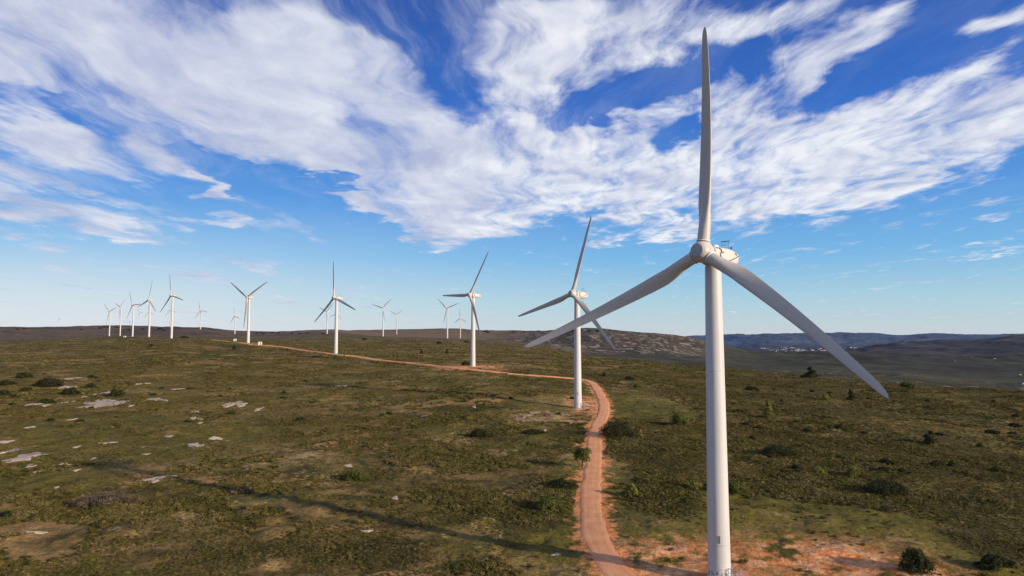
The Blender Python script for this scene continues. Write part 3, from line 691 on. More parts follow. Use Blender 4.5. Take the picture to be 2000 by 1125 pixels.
# ------------------------------------------------------------------ node helper
class NT:
    def __init__(s, tree): s.t = tree; s.n = tree.nodes; s.l = tree.links
    def new(s, typ, **kw):
        n = s.n.new(typ)
        for k, v in kw.items(): setattr(n, k, v)
        return n
    def _in(s, sock, v):
        if v is None: return
        if isinstance(v, bpy.types.NodeSocket): s.l.new(v, sock)
        else: sock.default_value = v
    def math(s, op, a, b=None, c=None, clamp=False):
        n = s.new('ShaderNodeMath', operation=op, use_clamp=clamp)
        s._in(n.inputs[0], a); s._in(n.inputs[1], b); s._in(n.inputs[2], c)
        return n.outputs[0]
    def vmath(s, op, a, b=None, out=0):
        n = s.new('ShaderNodeVectorMath', operation=op)
        s._in(n.inputs[0], a)
        if op == 'SCALE': s._in(n.inputs['Scale'], b)
        else: s._in(n.inputs[1], b)
        return n.outputs[out]
    def noise(s, vec, scale, detail=4, rough=.55, dist=0, lac=2.0):
        n = s.new('ShaderNodeTexNoise'); s._in(n.inputs['Vector'], vec)
        s._in(n.inputs['Scale'], scale); n.inputs['Detail'].default_value = detail
        n.inputs['Roughness'].default_value = rough; n.inputs['Distortion'].default_value = dist
        n.inputs['Lacunarity'].default_value = lac
        return n
    def mapping(s, vec, loc=(0,0,0), rot=(0,0,0), sc=(1,1,1)):
        n = s.new('ShaderNodeMapping'); s._in(n.inputs['Vector'], vec)
        n.inputs['Location'].default_value = loc; n.inputs['Rotation'].default_value = rot; n.inputs['Scale'].default_value = sc
        return n.outputs[0]
    def maprange(s, v, a, b, c=0., d=1., smooth=True):
        n = s.new('ShaderNodeMapRange'); n.interpolation_type = 'SMOOTHSTEP' if smooth else 'LINEAR'
        s._in(n.inputs['Value'], v)
        for i, q in zip(('From Min','From Max','To Min','To Max'), (a, b, c, d)): s._in(n.inputs[i], q)
        return n.outputs['Result']
    def ramp(s, v, stops):
        n = s.new('ShaderNodeValToRGB'); s._in(n.inputs[0], v); e = n.color_ramp.elements
        while len(e) < len(stops): e.new(.5)
        for q, (p, c) in zip(e, stops): q.position = p; q.color = (*c, 1)
        return n.outputs[0]
    def mix(s, f, a, b, blend='MIX'):
        n = s.new('ShaderNodeMix', data_type='RGBA', blend_type=blend)
        s._in(n.inputs[0], f)
        for i, v in ((6, a), (7, b)):
            if isinstance(v, (tuple, list)) and len(v) == 3: v = (*v, 1)
            s._in(n.inputs[i], v)
        return n.outputs[2]
def material(name, rough=.8, spec=.3):
    m = bpy.data.materials.new(name); m.use_nodes = True
    nt = NT(m.node_tree); b = m.node_tree.nodes['Principled BSDF']
    b.inputs['Roughness'].default_value = rough; b.inputs['Specular IOR Level'].default_value = spec
    return m, nt, b
def bump(nt, b, h, strength, dist):
    n = nt.new('ShaderNodeBump'); n.inputs['Strength'].default_value = strength; n.inputs['Distance'].default_value = dist
    nt._in(n.inputs['Height'], h); nt.l.new(n.outputs[0], b.inputs['Normal'])

# ------------------------------------------------------------------ materials
def paint_mat(name, base, stain=.25, graffiti=None):
    m, nt, b = material(name, .42, .35)
    tc = nt.new('ShaderNodeTexCoord').outputs['Object']
    n1 = nt.noise(nt.mapping(tc, sc=(2.2, 2.2, .10)), 1.0, 5, .6).outputs[0]
    n2 = nt.noise(tc, .9, 5, .6).outputs[0]
    dirt = nt.math('MULTIPLY', nt.maprange(n1, .45, .75), stain*1.3)
    c = nt.mix(dirt, base, (base[0]*.55, base[1]*.5, base[2]*.43))
    c = nt.mix(nt.maprange(n2, .35, .75, 0, .12), c, (base[0]*.8, base[1]*.79, base[2]*.77))
    if graffiti:
        sep = nt.new('ShaderNodeSeparateXYZ'); nt._in(sep.inputs[0], tc)
        z = sep.outputs[2]
        ang = nt.math('ARCTAN2', sep.outputs[1], sep.outputs[0])
        cb = nt.new('ShaderNodeCombineXYZ'); nt._in(cb.inputs[0], nt.math('MULTIPLY', ang, 1.4)); nt._in(cb.inputs[1], z)
        band = nt.maprange(nt.math('ADD', z, nt.math('MULTIPLY', nt.noise(cb.outputs[0], 1.1, 2).outputs[0], 1.2)), graffiti[1] + .75, graffiti[1] + .45)
        s1 = nt.noise(cb.outputs[0], 2.1, 1.5, .5, 1.6).outputs[0]
        line = nt.math('LESS_THAN', nt.math('ABSOLUTE', nt.math('SUBTRACT', s1, .5)), .022)
        s2 = nt.noise(cb.outputs[0], 3.6, 2, .5, .8).outputs[0]
        blot = nt.math('GREATER_THAN', s2, .61)
        mk = nt.math('MULTIPLY', nt.math('MAXIMUM', line, blot), band)
        wh = nt.math('MULTIPLY', band, nt.math('LESS_THAN', s2, .47))
        c = nt.mix(nt.math('MULTIPLY', wh, .6), c, (.78, .78, .78))
        c = nt.mix(nt.math('MULTIPLY', mk, .88), c, graffiti[0])
    nt._in(b.inputs['Base Color'], c)
    return m
WHITE = (.74, .72, .69)
M_TOWER = paint_mat('tower_paint', (.61, .58, .55), .35)
M_TOWER_G = paint_mat('tower_paint_graffiti', (.61, .58, .55), .25, ((.02, .022, .035), 1.7))
M_TOWER_P = paint_mat('tower_paint_purple_graffiti', (.61, .58, .55), .3, ((.07, .05, .16), 1.9))
M_NAC = paint_mat('nacelle_paint', (.66, .60, .54), .4)
M_HUB = paint_mat('hub_paint', (.60, .53, .47), .35)
M_CAP = paint_mat('nose_paint', (.40, .385, .37), .3)
def blade_mat(name, base):
    m, nt, b = material(name, .45, .35)
    tc = nt.new('ShaderNodeTexCoord').outputs['Object']
    n2 = nt.noise(nt.mapping(tc, sc=(2, 2, .25)), 1.2, 5, .65).outputs[0]
    sep = nt.new('ShaderNodeSeparateXYZ'); nt._in(sep.inputs[0], tc)
    c = nt.mix(nt.maprange(n2, .35, .8, 0, .35), base, (base[0]*.72, base[1]*.7, base[2]*.66))
    c = nt.mix(nt.maprange(sep.outputs[2], 10, 29, 0, .15), c, (base[0]*.8, base[1]*.8, base[2]*.8))
    nt._in(b.inputs['Base Color'], c); return m
M_BLADE = blade_mat('blade_paint', (.57, .51, .44))
def plain(name, col, rough=.6, spec=.3, var=.2, scale=3):
    m, nt, b = material(name, rough, spec)
    tc = nt.new('ShaderNodeTexCoord').outputs['Object']
    n = nt.noise(tc, scale, 4).outputs[0]
    nt._in(b.inputs['Base Color'], nt.mix(nt.maprange(n, .3, .7, 0, var), col, tuple(c*.5 for c in col)))
    return m
M_DARK = plain('dark_metal', (.025, .028, .035), .5)
M_SEAM = plain('seam_rubber', (.12, .11, .105), .7)
M_LOGO = plain('logo_grey', (.07, .075, .085), .6)
M_BROWN = plain('logo_brown', (.27, .22, .17), .6)
M_LOUVER = plain('louver_grey', (.33, .34, .33), .6)
M_STEEL = plain('galvanised_steel', (.42, .43, .44), .45, .5)
M_BAND = plain('band_grey', (.50, .48, .46), .6)
M_DOME = plain('dome_white', (.82, .82, .80), .4)

# ------------------------------------------------------------------ turbine meshes
H0, RAD = 42.0, 29.0
def tower_r(t): return 1.44 + (1.04 - 1.44) * t
def tower_mesh(name, mat):
    mb = MB()
    prof = [(tower_r(t), H0 * t * .973) for t in np.linspace(0, 1, 24)]
    prof[-1] = (1.04, H0 - 1.28)
    mb.lathe(prof, 64, cap0=False, cap1=True)
    for t in (.052, .33, .66):    # weld seams of the tower sections, standing 12 mm proud
        r = tower_r(t)
        z = H0 * t * .973
        mb.lathe([(r+.001, z-.05), (r+.013, z-.035), (r+.013, z+.035), (r, z+.05)], 64, cap0=False, cap1=False)
        mb.lathe([(1.75, -.6), (1.75, .02), (1.46, .05)], 48, cap0=False, cap1=False)
    return mb.mesh(name, mat)
def naca(c):
    return 5 * (0.2969*math.sqrt(max(c, 0)) - .126*c - .3516*c*c + .2843*c**3 - .1036*c**4)
def blade_mesh(name, bend, sweep=0.0):
    """span along +Z, leading edge toward +X, upwind toward -Y"""
    st = [.85,1.2,1.8,2.4,3,3.6,4.2,4.9,5.6,6.4,7.2,8.2,9.4,10.8,12.4,14,16,18,20,22,24,25.5,26.8,27.7,28.3,28.7,28.92,29.0]
    cx = [.85, 2.2, 3.4, 5.0, 6.4, 8, 12, 18, 24, 27, 28.3, 28.8, 29]
    cy = [1.60, 1.60, 1.64, 1.88, 2.04, 2.02, 1.80, 1.45, 1.08, .86, .62, .36, .06]
    tx = [.85, 2.2, 3.4, 5.0, 6.4, 9, 14, 20, 29]; ty = [1, 1, .88, .56, .40, .30, .24, .19, .15]
    wx = [0, 3, 6.4, 12, 20, 29]; wy = [19, 18, 15, 8, 3, 0]
    rings = []; N = 40
    for r in st:
        ch = np.interp(r, cx, cy); th = np.interp(r, tx, ty); tw = R(np.interp(r, wx, wy))
        k = float(sstep(2.2, 6.0, np.array(r)))       # 0 = round root, 1 = aerofoil
        e_ = max(0, (r - 1) / (RAD - 1)) ** 1.8; off = bend * e_
        ring = []
        for j in range(N):
            a = 2*math.pi*j/N
            xc = .5 + .5*math.cos(a)              # 1 at LE side .. 0 at TE
            c_ = 1 - xc
            yc_ = naca(c_) * th / .5 * .5 * (1 if math.sin(a) >= 0 else -1)
            if c_ > .999: yc_ = 0
            air = Vector((ch * (.32 - c_) , ch * yc_ * (1.15 if math.sin(a) >= 0 else .75)))
            cir = Vector((ch * .5 * math.cos(a), ch * .5 * math.sin(a) * th))
            p = cir.lerp(air, k)
            x = p.x * math.cos(tw) - p.y * -math.sin(tw); y = -p.x * math.sin(tw) + p.y * math.cos(tw)
            ring.append(Vector((x + sweep * e_, y - off, r)))
        rings.append(ring)
    mb = MB(); mb.loft(rings)
    return mb.mesh(name, M_BLADE)
def blade_ring_mesh():
    mb = MB(); mb.lathe([(.80, 1.30), (.82, 1.31), (.82, 1.38), (.86, 1.385)], 40, cap0=False, cap1=False); k = len(mb.f)
    mb.lathe([(.86, 1.385), (.90, 1.40), (.90, 1.50), (.86, 1.53), (.785, 1.55)], 40, cap0=False, cap1=False)
    me = mb.mesh('root_ring', M_SEAM); me.materials.append(M_DOME)
    for p in me.polygons: p.material_index = 0 if p.index < k else 1
    return me
def hub_mesh():
    """axis along -Y (nose)"""
    mb = MB(); Mx = Matrix.Rotation(R(90), 4, 'X')    # local z -> -y
    prof = [(1.06, -.95), (1.25, -.9), (1.36, -.6), (1.40, -.1), (1.38, .3), (1.30, .7), (1.17, 1.02), (1.02, 1.22), (.93, 1.30)]
    mb.lathe(prof, 48, Mx)
    for k in range(3):
        Mr = Matrix.Rotation(k*2*math.pi/3, 4, 'Y')
        mb.lathe([(1.16, .5), (1.10, .85), (.98, 1.06), (.90, 1.16), (.88, 1.30), (.80, 1.305)], 40, Mr, cap0=False, cap1=False)
    return mb.mesh('hub', M_HUB)
def nose_mesh():
    mb = MB(); Mx = Matrix.Rotation(R(90), 4, 'X')
    mb.lathe([(.86, 1.29), (.86, 1.31), (.92, 1.32), (.92, 1.40), (.89, 1.43), (.6, 1.46), (.3, 1.475), (.05, 1.48)], 40, Mx, cap0=False)
    return mb.mesh('nose_cap', M_CAP)
def seam_mesh():
    mb = MB(); Mx = Matrix.Rotation(R(90), 4, 'X')
    mb.lathe([(1.10, -1.12), (1.10, -.94)], 40, Mx, cap0=True, cap1=True)
    return mb.mesh('hub_seal', M_SEAM)
# nacelle stations: y (0 = tower axis, back is +), z top, z bottom, half width
NST = [(-1.16,.98,-1.02,.98), (-1.10,1.10,-1.16,1.10), (-.6,1.17,-1.24,1.22), (.6,1.2,-1.3,1.28), (2.0,1.2,-1.3,1.28), (3.5,1.18,-1.26,1.25), (3.7,1.15,-1.25,1.24),
       (4.6,1.0,-1.13,1.18), (5.4,.84,-.98,1.10), (5.68,.78,-.86,1.05), (6.0,.71,-.3,.97), (6.3,.63,.28,.86), (6.42,.56,.45,.72)]
NST = [(y*.86 if y > 0 else y, a, b_, c) for y, a, b_, c in NST]
def nac_at(y):
    ys = [s[0] for s in NST]
    return [float(np.interp(y, ys, [s[i] for s in NST])) for i in (1, 2, 3)]
def nacelle_mesh():
    mb = MB(); rings = []; N = 40
    for y, zt, zb, w in NST:
        ring = []
        for k in range(N):
            a = 2*math.pi*k/N; c, s = math.cos(a), math.sin(a); e = .5
            x = w * math.copysign(abs(c)**e, c); z = math.copysign(abs(s)**e, s)
            z = (zt+zb)/2 + z*(zt-zb)/2
            ring.append(Vector((x, y, z)))
        rings.append(ring)
    mb.loft(rings[::-1])
    return mb.mesh('nacelle', M_NAC)
def side_strip(mb, pts, w, side=1, off=.045):
    """flat strip on the nacelle's side wall following (y, z) points"""
    pr = []
    for i, (y, z) in enumerate(pts):
        a = pts[max(i-1, 0)]; b = pts[min(i+1, len(pts)-1)]
        d = Vector((b[0]-a[0], b[1]-a[1])).normalized(); n = Vector((-d.y, d.x))
        ww = w[i] if isinstance(w, (list, tuple)) else w
        for sgn in (-1, 1):
            yy = y + n.x*sgn*ww/2; zz = z + n.y*sgn*ww/2
            zt, zb, hw = nac_at(yy)
            q = min(.98, abs((zz - (zt+zb)/2) / ((zt-zb)/2)))
            c = math.sqrt(max(0, 1 - (q**2)**2))       # |s|^.5 = q  ->  |s| = q^2
            pr.append(Vector((side * (hw * c**.5 + off), yy, zz)))
    n = len(pts)
    f = [(2*i, 2*i+1, 2*i+3, 2*i+2) for i in range(n-1)]
    if side > 0: f = [q[::-1] for q in f]
    mb.add(pr, f, False)
def dens(pts, m=8):
    out = []
    for a, b in zip(pts[:-1], pts[1:]):
        for k in range(m): out.append((a[0]+(b[0]-a[0])*k/m, a[1]+(b[1]-a[1])*k/m))
    return out + [pts[-1]]
def logo_mesh(s):
    mb = MB(); y0 = -.72
    bowl = [(y0 + .26 + .52*math.sin(t), .60 + .42*math.cos(t)) for t in np.linspace(-.7, math.pi*.93, 20)]
    leg = dens([bowl[-1], (y0+.56, -.08), (y0+.86, -.50), (y0+1.16, -.78)], 4)[1:]
    w = [1.3*q_ for q_ in [.05 + .17*math.sin(math.pi*(i+1)/21) for i in range(20)] + [.10,.13,.16,.18,.19,.19,.19,.19,.18,.16,.13,.08]]
    side_strip(mb, bowl + leg, w[:len(bowl+leg)], s)
    return mb.mesh('logo', M_LOGO)
def mark_meshes(s):
    out = []
    for pts, w in ((dens([(.20, .36), (.72, .50)], 4), [.05,.16,.26,.26,.12]), (dens([(.30, -.34), (.62, -.50)], 3), [.10,.28,.28,.10])):
        mb = MB(); side_strip(mb, pts, w, s); out.append(('logo_mark', mb.mesh('logo_mark', M_BROWN)))
    mb = MB(); side_strip(mb, dens([(3.75, .56), (4.45, .42)], 4), .3, s); out.append(('louver', mb.mesh('louver', M_BROWN)))
    mb = MB(); side_strip(mb, dens([(.9, -.84), (2.5, -.44), (4.2, .08), (5.35, .42)], 8), .13, s); out.append(('seam_strip', mb.mesh('seam_strip', M_SEAM)))
    return out
def dome_mesh():
    mb = MB(); mb.lathe([(.42, 0), (.42, .10), (.36, .2), (.22, .27), (.03, .29)], 24, Matrix.Translation((.1, .35, 1.2)) @ Matrix.Scale(1.25, 4), cap0=False)
    return mb.mesh('roof_dome', M_DOME)
def mast_mesh():
    mb = MB(); y = 3.35; z = 1.02
    for sx in (-.5, .5):
        mb.tube([(sx, y, z-.15), (sx, y, z+1.25)], .022, 6)
    mb.box((0, y, z+1.27), (1.25, .06, .10))
    mb.tube([(-.5, y, z+.75), (.5, y, z+.75)], .018, 6); mb.tube([(-.5, y, z+.35), (.5, y, z+.35)], .018, 6)
    mb.tube([(-.15, y, z+.75), (-.15, y, z+1.05), (.15, y, z+1.05)], .015, 6)
    mb.tube([(.5, y, z+.1), (.5, y+.5, z), (.45, y+.85, z+.02)], .018, 6)
    mb.tube([(-.5, y, z+.1), (-.4, y+.5, z-.15)], .018, 6)
    mb.lathe([(.03, 0), (.03, .2), (.12, .24), (.14, .34), (.06, .40), (.05, .48), (.14, .52), (.14, .58), (.02, .6)], 10, Matrix.Translation((.45, y+.75, z-.02)))
    return mb.mesh('wind_sensor_mast', M_DARK)
def stairs(parent, az):
    """door side steps and hand rails of a tower, leading out along local azimuth az"""
    Mz = Matrix.Rotation(az, 4, 'Z')
    mb = MB()
    mb.box((1.95, 0, .82), (1.0, 1.1, .06), Mz)
    for k in range(4): mb.box((2.6 + k*.28, 0, .64 - k*.2), (.27, 1.0, .04), Mz)
    for s in (-.53, .53):
        mb.tube([Mz @ Vector(p) for p in ((2.4, s, .78), (3.75, s, -.15))], .045, 6)
    for k, s in ((1.6, -.5), (1.6, .5), (2.4, -.5), (2.4, .5)): mb.tube([Mz @ Vector((k, s, -.3)), Mz @ Vector((k, s, .8))], .04, 6)
    st = mb.build('access_stairs', M_STEEL, parent)
    rb = MB()
    for s in (-.56, .56):
        for h in (1.05, .55):
            rb.tube([Mz @ Vector(p) for p in ((1.42, s, .82+h), (2.42, s, .82+h), (3.75, s, -.1+h))], .045, 6)
        for x, zb in ((1.47, .82), (2.4, .82), (3.1, .35), (3.72, -.1)):
            rb.tube([Mz @ Vector((x, s, zb)), Mz @ Vector((x, s, zb+1.05))], .035, 6)
    rb.build('railing', M_STEEL, st)
def curved_patch(mb, r_at, az, z0, z1, half, off):
    n = 6; rows = []
    for z in (z0, z1):
        r = r_at(z) + off
        rows.append([Vector((r*math.cos(az + half*(2*k/n-1)), r*math.sin(az + half*(2*k/n-1)), z)) for k in range(n+1)])
    mb.loft(rows, closed=False, cap0=False, cap1=False)
TR = lambda z: tower_r(z / (H0*.973))
ME = dict(tower=tower_mesh('tower', M_TOWER), tower_g=tower_mesh('tower', M_TOWER_G), tower_p=tower_mesh('tower', M_TOWER_P),
          blade=blade_mesh('blade', 0.0), ring=blade_ring_mesh(), hub=hub_mesh(), nose=nose_mesh(), seal=seam_mesh(),
          nacelle=nacelle_mesh(), side=[('logo', logo_mesh(1)), ('logo', logo_mesh(-1))] + mark_meshes(1) + mark_meshes(-1), dome=dome_mesh(), mast=mast_mesh())
TILT = R(5); OH = 2.6
def turbine(x, y, z, H, yaw, ph, label, tower='tower', bends=None, detail=2):
    root = thing('wind_turbine', (x, y, z), R(-yaw))
    tag(root, label, 'wind turbine', 'white wind turbines standing along the plateau')
    tw = link('tower', ME[tower], root); tw.scale = (1, 1, H / H0)
    top = Matrix.Translation((0, 0, H)) @ Matrix.Rotation(-TILT, 4, 'X')
    nc = link('nacelle', ME['nacelle'], root); nc.location = (0, 0, H)
    hm = top @ Matrix.Translation((0, -OH, .1))
    hb = link('hub', ME['hub'], root); hb.matrix_local = hm @ Matrix.Rotation(R(ph), 4, 'Y')
    link('nose_cap', ME['nose'], hb)
    if detail > 0:
        link('hub_seal', ME['seal'], hb)
        for nm, me_ in ME['side']: link(nm, me_, nc)
        link('roof_dome', ME['dome'], nc); link('wind_sensor_mast', ME['mast'], nc)
    for k in range(3):
        b = link('blade', blade_mesh('blade', *bends[k]) if bends else ME['blade'], root); b.matrix_local = hm @ Matrix.Rotation(R(ph + 120*k), 4, 'Y')
        if detail > 0: link('root_ring', ME['ring'], b)
    return root
LAB = {
 'T1': 'nearest and largest turbine, letter R on its nacelle, black graffiti at its foot',
 'T2': 'second nearest turbine, inside the orange road bend, purple graffiti at its foot',
 'S': 'turbine on a bare earth pad behind the road, one blade nearly level to the left',
 'L': 'turbine right beside the narrowing road, one blade straight up and two pointing down',
 'K': 'turbine beside a small white cabin by the road, two blades raised in a V',
 'H': 'tallest of the row at the left, top blade straight up',
 'F': 'turbine second from the right in the left row, top blade leaning slightly right',
 'C': 'turbine in the middle of the left row, top blade leaning left, second blade level',
 'B': 'turbine second from the left in the row, single broad blade rising to the right',
 'A': 'leftmost tower of the row on the plateau edge, blades in a tilted Y',
 'D': 'small distant turbine on the far ridge between the third and fourth towers of the row',
 'E': 'distant turbine half hidden directly behind the fourth tower from the left',
 'G': 'distant turbine half hidden directly behind the tallest tower of the left row',
 'I': 'small turbine alone on the far ridge just right of the left row',
 'J': 'small turbine just left of the one with two raised blades and a white cabin',
 'M': 'small turbine just left of the roadside tower whose blade points straight up',
 'N': 'far turbine hidden behind a nearer tower, only two blade tips showing',
 'O': 'larger of the two turbines in the open middle of the skyline',
 'P': 'smaller of the two turbines in the open middle, two blades in a wide V',
 'Q': 'mid-distance turbine in front of the rocky hill, two raised blades and one hanging',
 'R': 'small turbine in front of the rocky hill, one blade up and two drooping',
 'W': 'tiny farthest turbine standing alone beyond the ridge at the far left',
}
for k, x, y, z, H, yaw, ph in TURB:
    big = k in ('T1', 'T2')
    z0 = z if k in ('W', 'E', 'N', 'B') else z
    t = turbine(x, y, z0 - .05, H, yaw, ph, LAB[k], {'T1': 'tower_g', 'T2': 'tower_p'}.get(k, 'tower'), BENDS if k == 'T1' else None, 2 if y < 1700 else 0)
    if big:
        tw = [c for c in t.children if c.name.startswith('tower')][0]
        vaz = math.atan2(-y, -x) + R(yaw)          # toward the road side, where the vent panel faces
        mb = MB(); curved_patch(mb, TR, vaz + .02, 4.95, 5.95, .13, .02); mb.build('vent_panel', M_LOUVER, tw)
        mb = MB(); curved_patch(mb, TR, vaz + .06, 5.02, 5.88, .035, .035); mb.build('vent_slot', M_SEAM, tw)
        mb = MB(); curved_patch(mb, TR, vaz + .22, 4.62, 4.78, .62, .03); mb.build('cable_band', M_BAND, tw)
        stairs(t, vaz + 1.15)

# ------------------------------------------------------------------ ground sheet
def lerp3(a, b, t): return a + (np.asarray(b) - a) * t[..., None]
def ell(x, y, e, soft=.35, nz=None):
    cx, cy, rx, ry = e[:4]
    d = np.hypot((x-cx)/rx, (y-cy)/ry)
    if nz is not None: d = d + nz
    return sstep(1 + soft, 1 - soft, d)
def clear_mask(x, y):
    """short grass without scrub: turbine pads, verge, the smooth field at the left"""
    nz = (fbm(x/9, y/9, 51, 3) - .5) * .7
    m = np.zeros(np.shape(x))
    for e in CLEAR: m = np.maximum(m, ell(x, y, e, .12, nz*.5) * e[4])
    m = np.maximum(m, sstep(9.5, 8.5, pl_dist(x, y, ROAD[:9]) ) * .95)
    m = np.maximum(m, sstep(6.5, 5, pl_dist(x, y, ROAD[9:])) * .95)
    m = np.maximum(m, sstep(3.6, 2.6, pl_dist(x, y, ROAD)))
    return m
def far_mask(x, y):
    px, Y = polar(x, y)
    return px, Y
def ground_colour(x, y, z):
    px, Y = polar(x, y)
    n1 = fbm(x/22, y/22, 61, 5, .6); n2 = fbm(x/7.5, y/7.5, 71, 4, .6); n3 = fbm(x/2.2, y/2.2, 81, 3, .6); n4 = fbm(x/110, y/110, 91, 4)
    n5 = fbm(x/1.1, y/1.1, 85, 2)
    olive = np.array((.118, .105, .036)); green = np.array((.085, .094, .028)); dark = np.array((.040, .042, .020)); tan = np.array((.27, .20, .12)); brown = np.array((.165, .132, .068))
    c = np.broadcast_to(olive, x.shape + (3,)).copy()
    c = lerp3(c, green, sstep(.45, .62, n1) * .8)
    c = lerp3(c, brown, sstep(.52, .64, fbm(x/30, y/30, 101, 4)) * (.75 - .35*sstep(1180, 1330, px)))
    c = lerp3(c, dark, sstep(.50, .60, n2) * .65)
    rt = 1 - .75*sstep(1180, 1330, px)
    c = lerp3(c, tan*1.1, sstep(.56, .68, fbm(x/18, y/9, 111, 5, .62)) * .8 * rt)
    c = lerp3(c, tan*.8, sstep(.60, .74, n3) * .4 * sstep(600, 200, Y))
    cl = clear_mask(x, y)
    gc = lerp3(np.broadcast_to(np.array((.12, .118, .034)), x.shape+(3,)).copy(), (.24, .195, .10), sstep(.47, .68, .5*n2+.5*n1) * .75)
    gc = lerp3(gc, (.07, .078, .024), sstep(.46, .62, fbm(x/12, y/12, 121, 4)) * .6)
    c = lerp3(c, 0, cl) + gc * cl[..., None]
    for cx, cy, rx, ry, w in DRY:
        m = ell(x, y, (cx, cy, rx, ry), .6, (n2 - .5) * 2.6 + (n3-.5)*2.2 + (n5-.5)*.8)
        c = lerp3(c, lerp3(np.broadcast_to(np.array((.24, .185, .105)), c.shape).copy(), (.44, .36, .25), sstep(.45, .65, n3*.6+n5*.4)), m * w * (.35 + .65*sstep(.40, .56, n3*.5 + n2*.5)))
    for cx, cy, rx, ry, w in HEATH:
        m = ell(x, y, (cx, cy, rx, ry), .4, (n2 - .5) * 1.2)
        c = lerp3(c, (.045, .045, .022), m * w)
    # bare red earth
    red = np.array((.58, .26, .145))
    for cx, cy, rx, ry, w in RED:
        m = ell(x, y, (cx, cy, rx, ry), .7, (n1-.5)*1.6 + (n2-.5)*.9)
        brk = sstep(.36, .50, .35*n2 + .45*n3 + .2*n5 + (w - .5) * .25 - .02)
        c = lerp3(c, lerp3(np.broadcast_to(red, c.shape).copy(), (.66, .42, .32), sstep(.4, .7, n3)), m * brk)
    dr = pl_dist(x, y, ROAD)
    edge = sstep(3.7, 2.2, dr + (n3-.5)*4.5 + (n5-.5)*2.5)
    c = lerp3(c, (.62, .30, .17), edge * sstep(900, 500, Y))
    # small pale stones near
    st = sstep(.84, .88, vnoise(x/.6, y/.6, 131)) * sstep(.55, .66, n1) * sstep(500, 250, Y)
    c = lerp3(c, (.5, .42, .36), st * .5)
    # farther land, coloured by where it lies
    r = np.hypot(x, y)
    w = sstep(700, 1300, r)
    nf = fbm(x/160, y/160, 141, 5, .6); nf2 = fbm(x/45, y/45, 151, 4, .65); nf3 = fbm(x/20, y/20, 161, 3, .6)
    left = np.broadcast_to(np.array((.150, .118, .100)), c.shape).copy()
    left = lerp3(left, (.070, .066, .048), sstep(.42, .56, nf*.5+nf2*.5) * .85)
    left = lerp3(left, (.27, .21, .17), sstep(.60, .74, nf2) * .6)
    rock = np.broadcast_to(np.array((.115, .098, .082)), c.shape).copy()
    nf4 = fbm(x/11, y/16, 165, 3, .6)
    rock = lerp3(rock, (.048, .052, .042), sstep(.42, .54, nf*.35+nf2*.35+nf3*.3) * .95)
    rock = lerp3(rock, (.42, .37, .34), sstep(.55, .62, nf2*.3 + nf3*.3 + nf4*.4) * .85)
    val = np.broadcast_to(np.array((.078, .084, .062)), c.shape).copy()
    val = lerp3(val, (.145, .13, .092), sstep(.50, .62, nf*.6+nf2*.4) * .7)
    val = lerp3(val, (.034, .042, .034), sstep(.44, .56, nf2*.6+nf*.4) * .85)
    val = lerp3(val, (.40, .36, .33), sstep(.62, .70, nf3*.6+nf2*.4) * .75 * sstep(1500, 900, r) * sstep(1380, 1420, px))
    farc = lerp3(left, 0, sstep(800, 960, px)) + rock * sstep(800, 960, px)[..., None]
    s2 = np.maximum(sstep(1330, 1440, px), sstep(690, 702, 656 + (CAM_Z - z) / np.maximum(Y, 1) * 1333 + (nf-.5)*26) * sstep(1020, 1140, px))
    farc = lerp3(farc, 0, s2) + val * s2[..., None]
    s3 = sstep(700, 640, px) * sstep(1000, 1200, Y) * 0
    # mid ground at the left stays olive until the plateau edge
    edge_y = np.interp(px, [-400, 0, 230, 336, 460, 640, 748, 873, 925, 1060, 1150, 1340, 1400], [930, 930, 1700, 1000, 1300, 1350, 1500, 1400, 1500, 1250, 1000, 650, 600])
    w = sstep(edge_y*.93, edge_y*1.06, Y + (nf2-.5)*200)
    c = c * (1 - w[..., None]) + farc * w[..., None]
    # pale meadow slope on the far ridge behind the middle turbines
    m = ell(x, y, (-330, 2230, 360, 520), .4, (nf-.5)*.8); c = lerp3(c, (.215, .165, .125), m * .8)
    # the distant hills: woodland with the blue of aerial haze painted in
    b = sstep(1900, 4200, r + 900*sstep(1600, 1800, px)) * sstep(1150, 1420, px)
    hazed_wood = np.broadcast_to(np.array((.046, .054, .070)), c.shape).copy()
    hazed_wood = lerp3(hazed_wood, (.075, .078, .078), sstep(.44, .58, fbm(x/380, y/380, 171, 5, .6)))
    c = c * (1 - b[..., None]) + hazed_wood * b[..., None]
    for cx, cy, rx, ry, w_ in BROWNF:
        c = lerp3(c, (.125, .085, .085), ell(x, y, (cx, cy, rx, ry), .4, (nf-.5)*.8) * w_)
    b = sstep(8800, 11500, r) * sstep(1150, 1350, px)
    ridge = np.broadcast_to(np.array((.066, .100, .165)), c.shape).copy()  # far ridge, its blue is distance haze put into the base colour
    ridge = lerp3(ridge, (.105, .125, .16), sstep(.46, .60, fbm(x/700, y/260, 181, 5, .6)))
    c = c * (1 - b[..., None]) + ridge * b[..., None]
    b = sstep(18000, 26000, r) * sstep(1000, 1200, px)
    c = lerp3(c, (.22, .33, .46), b)  # farthest land, paled and blued by painted haze
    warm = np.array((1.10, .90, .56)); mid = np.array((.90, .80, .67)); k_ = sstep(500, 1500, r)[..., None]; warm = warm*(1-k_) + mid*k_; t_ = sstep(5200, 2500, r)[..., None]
    return c * (warm * t_ + (1 - t_))

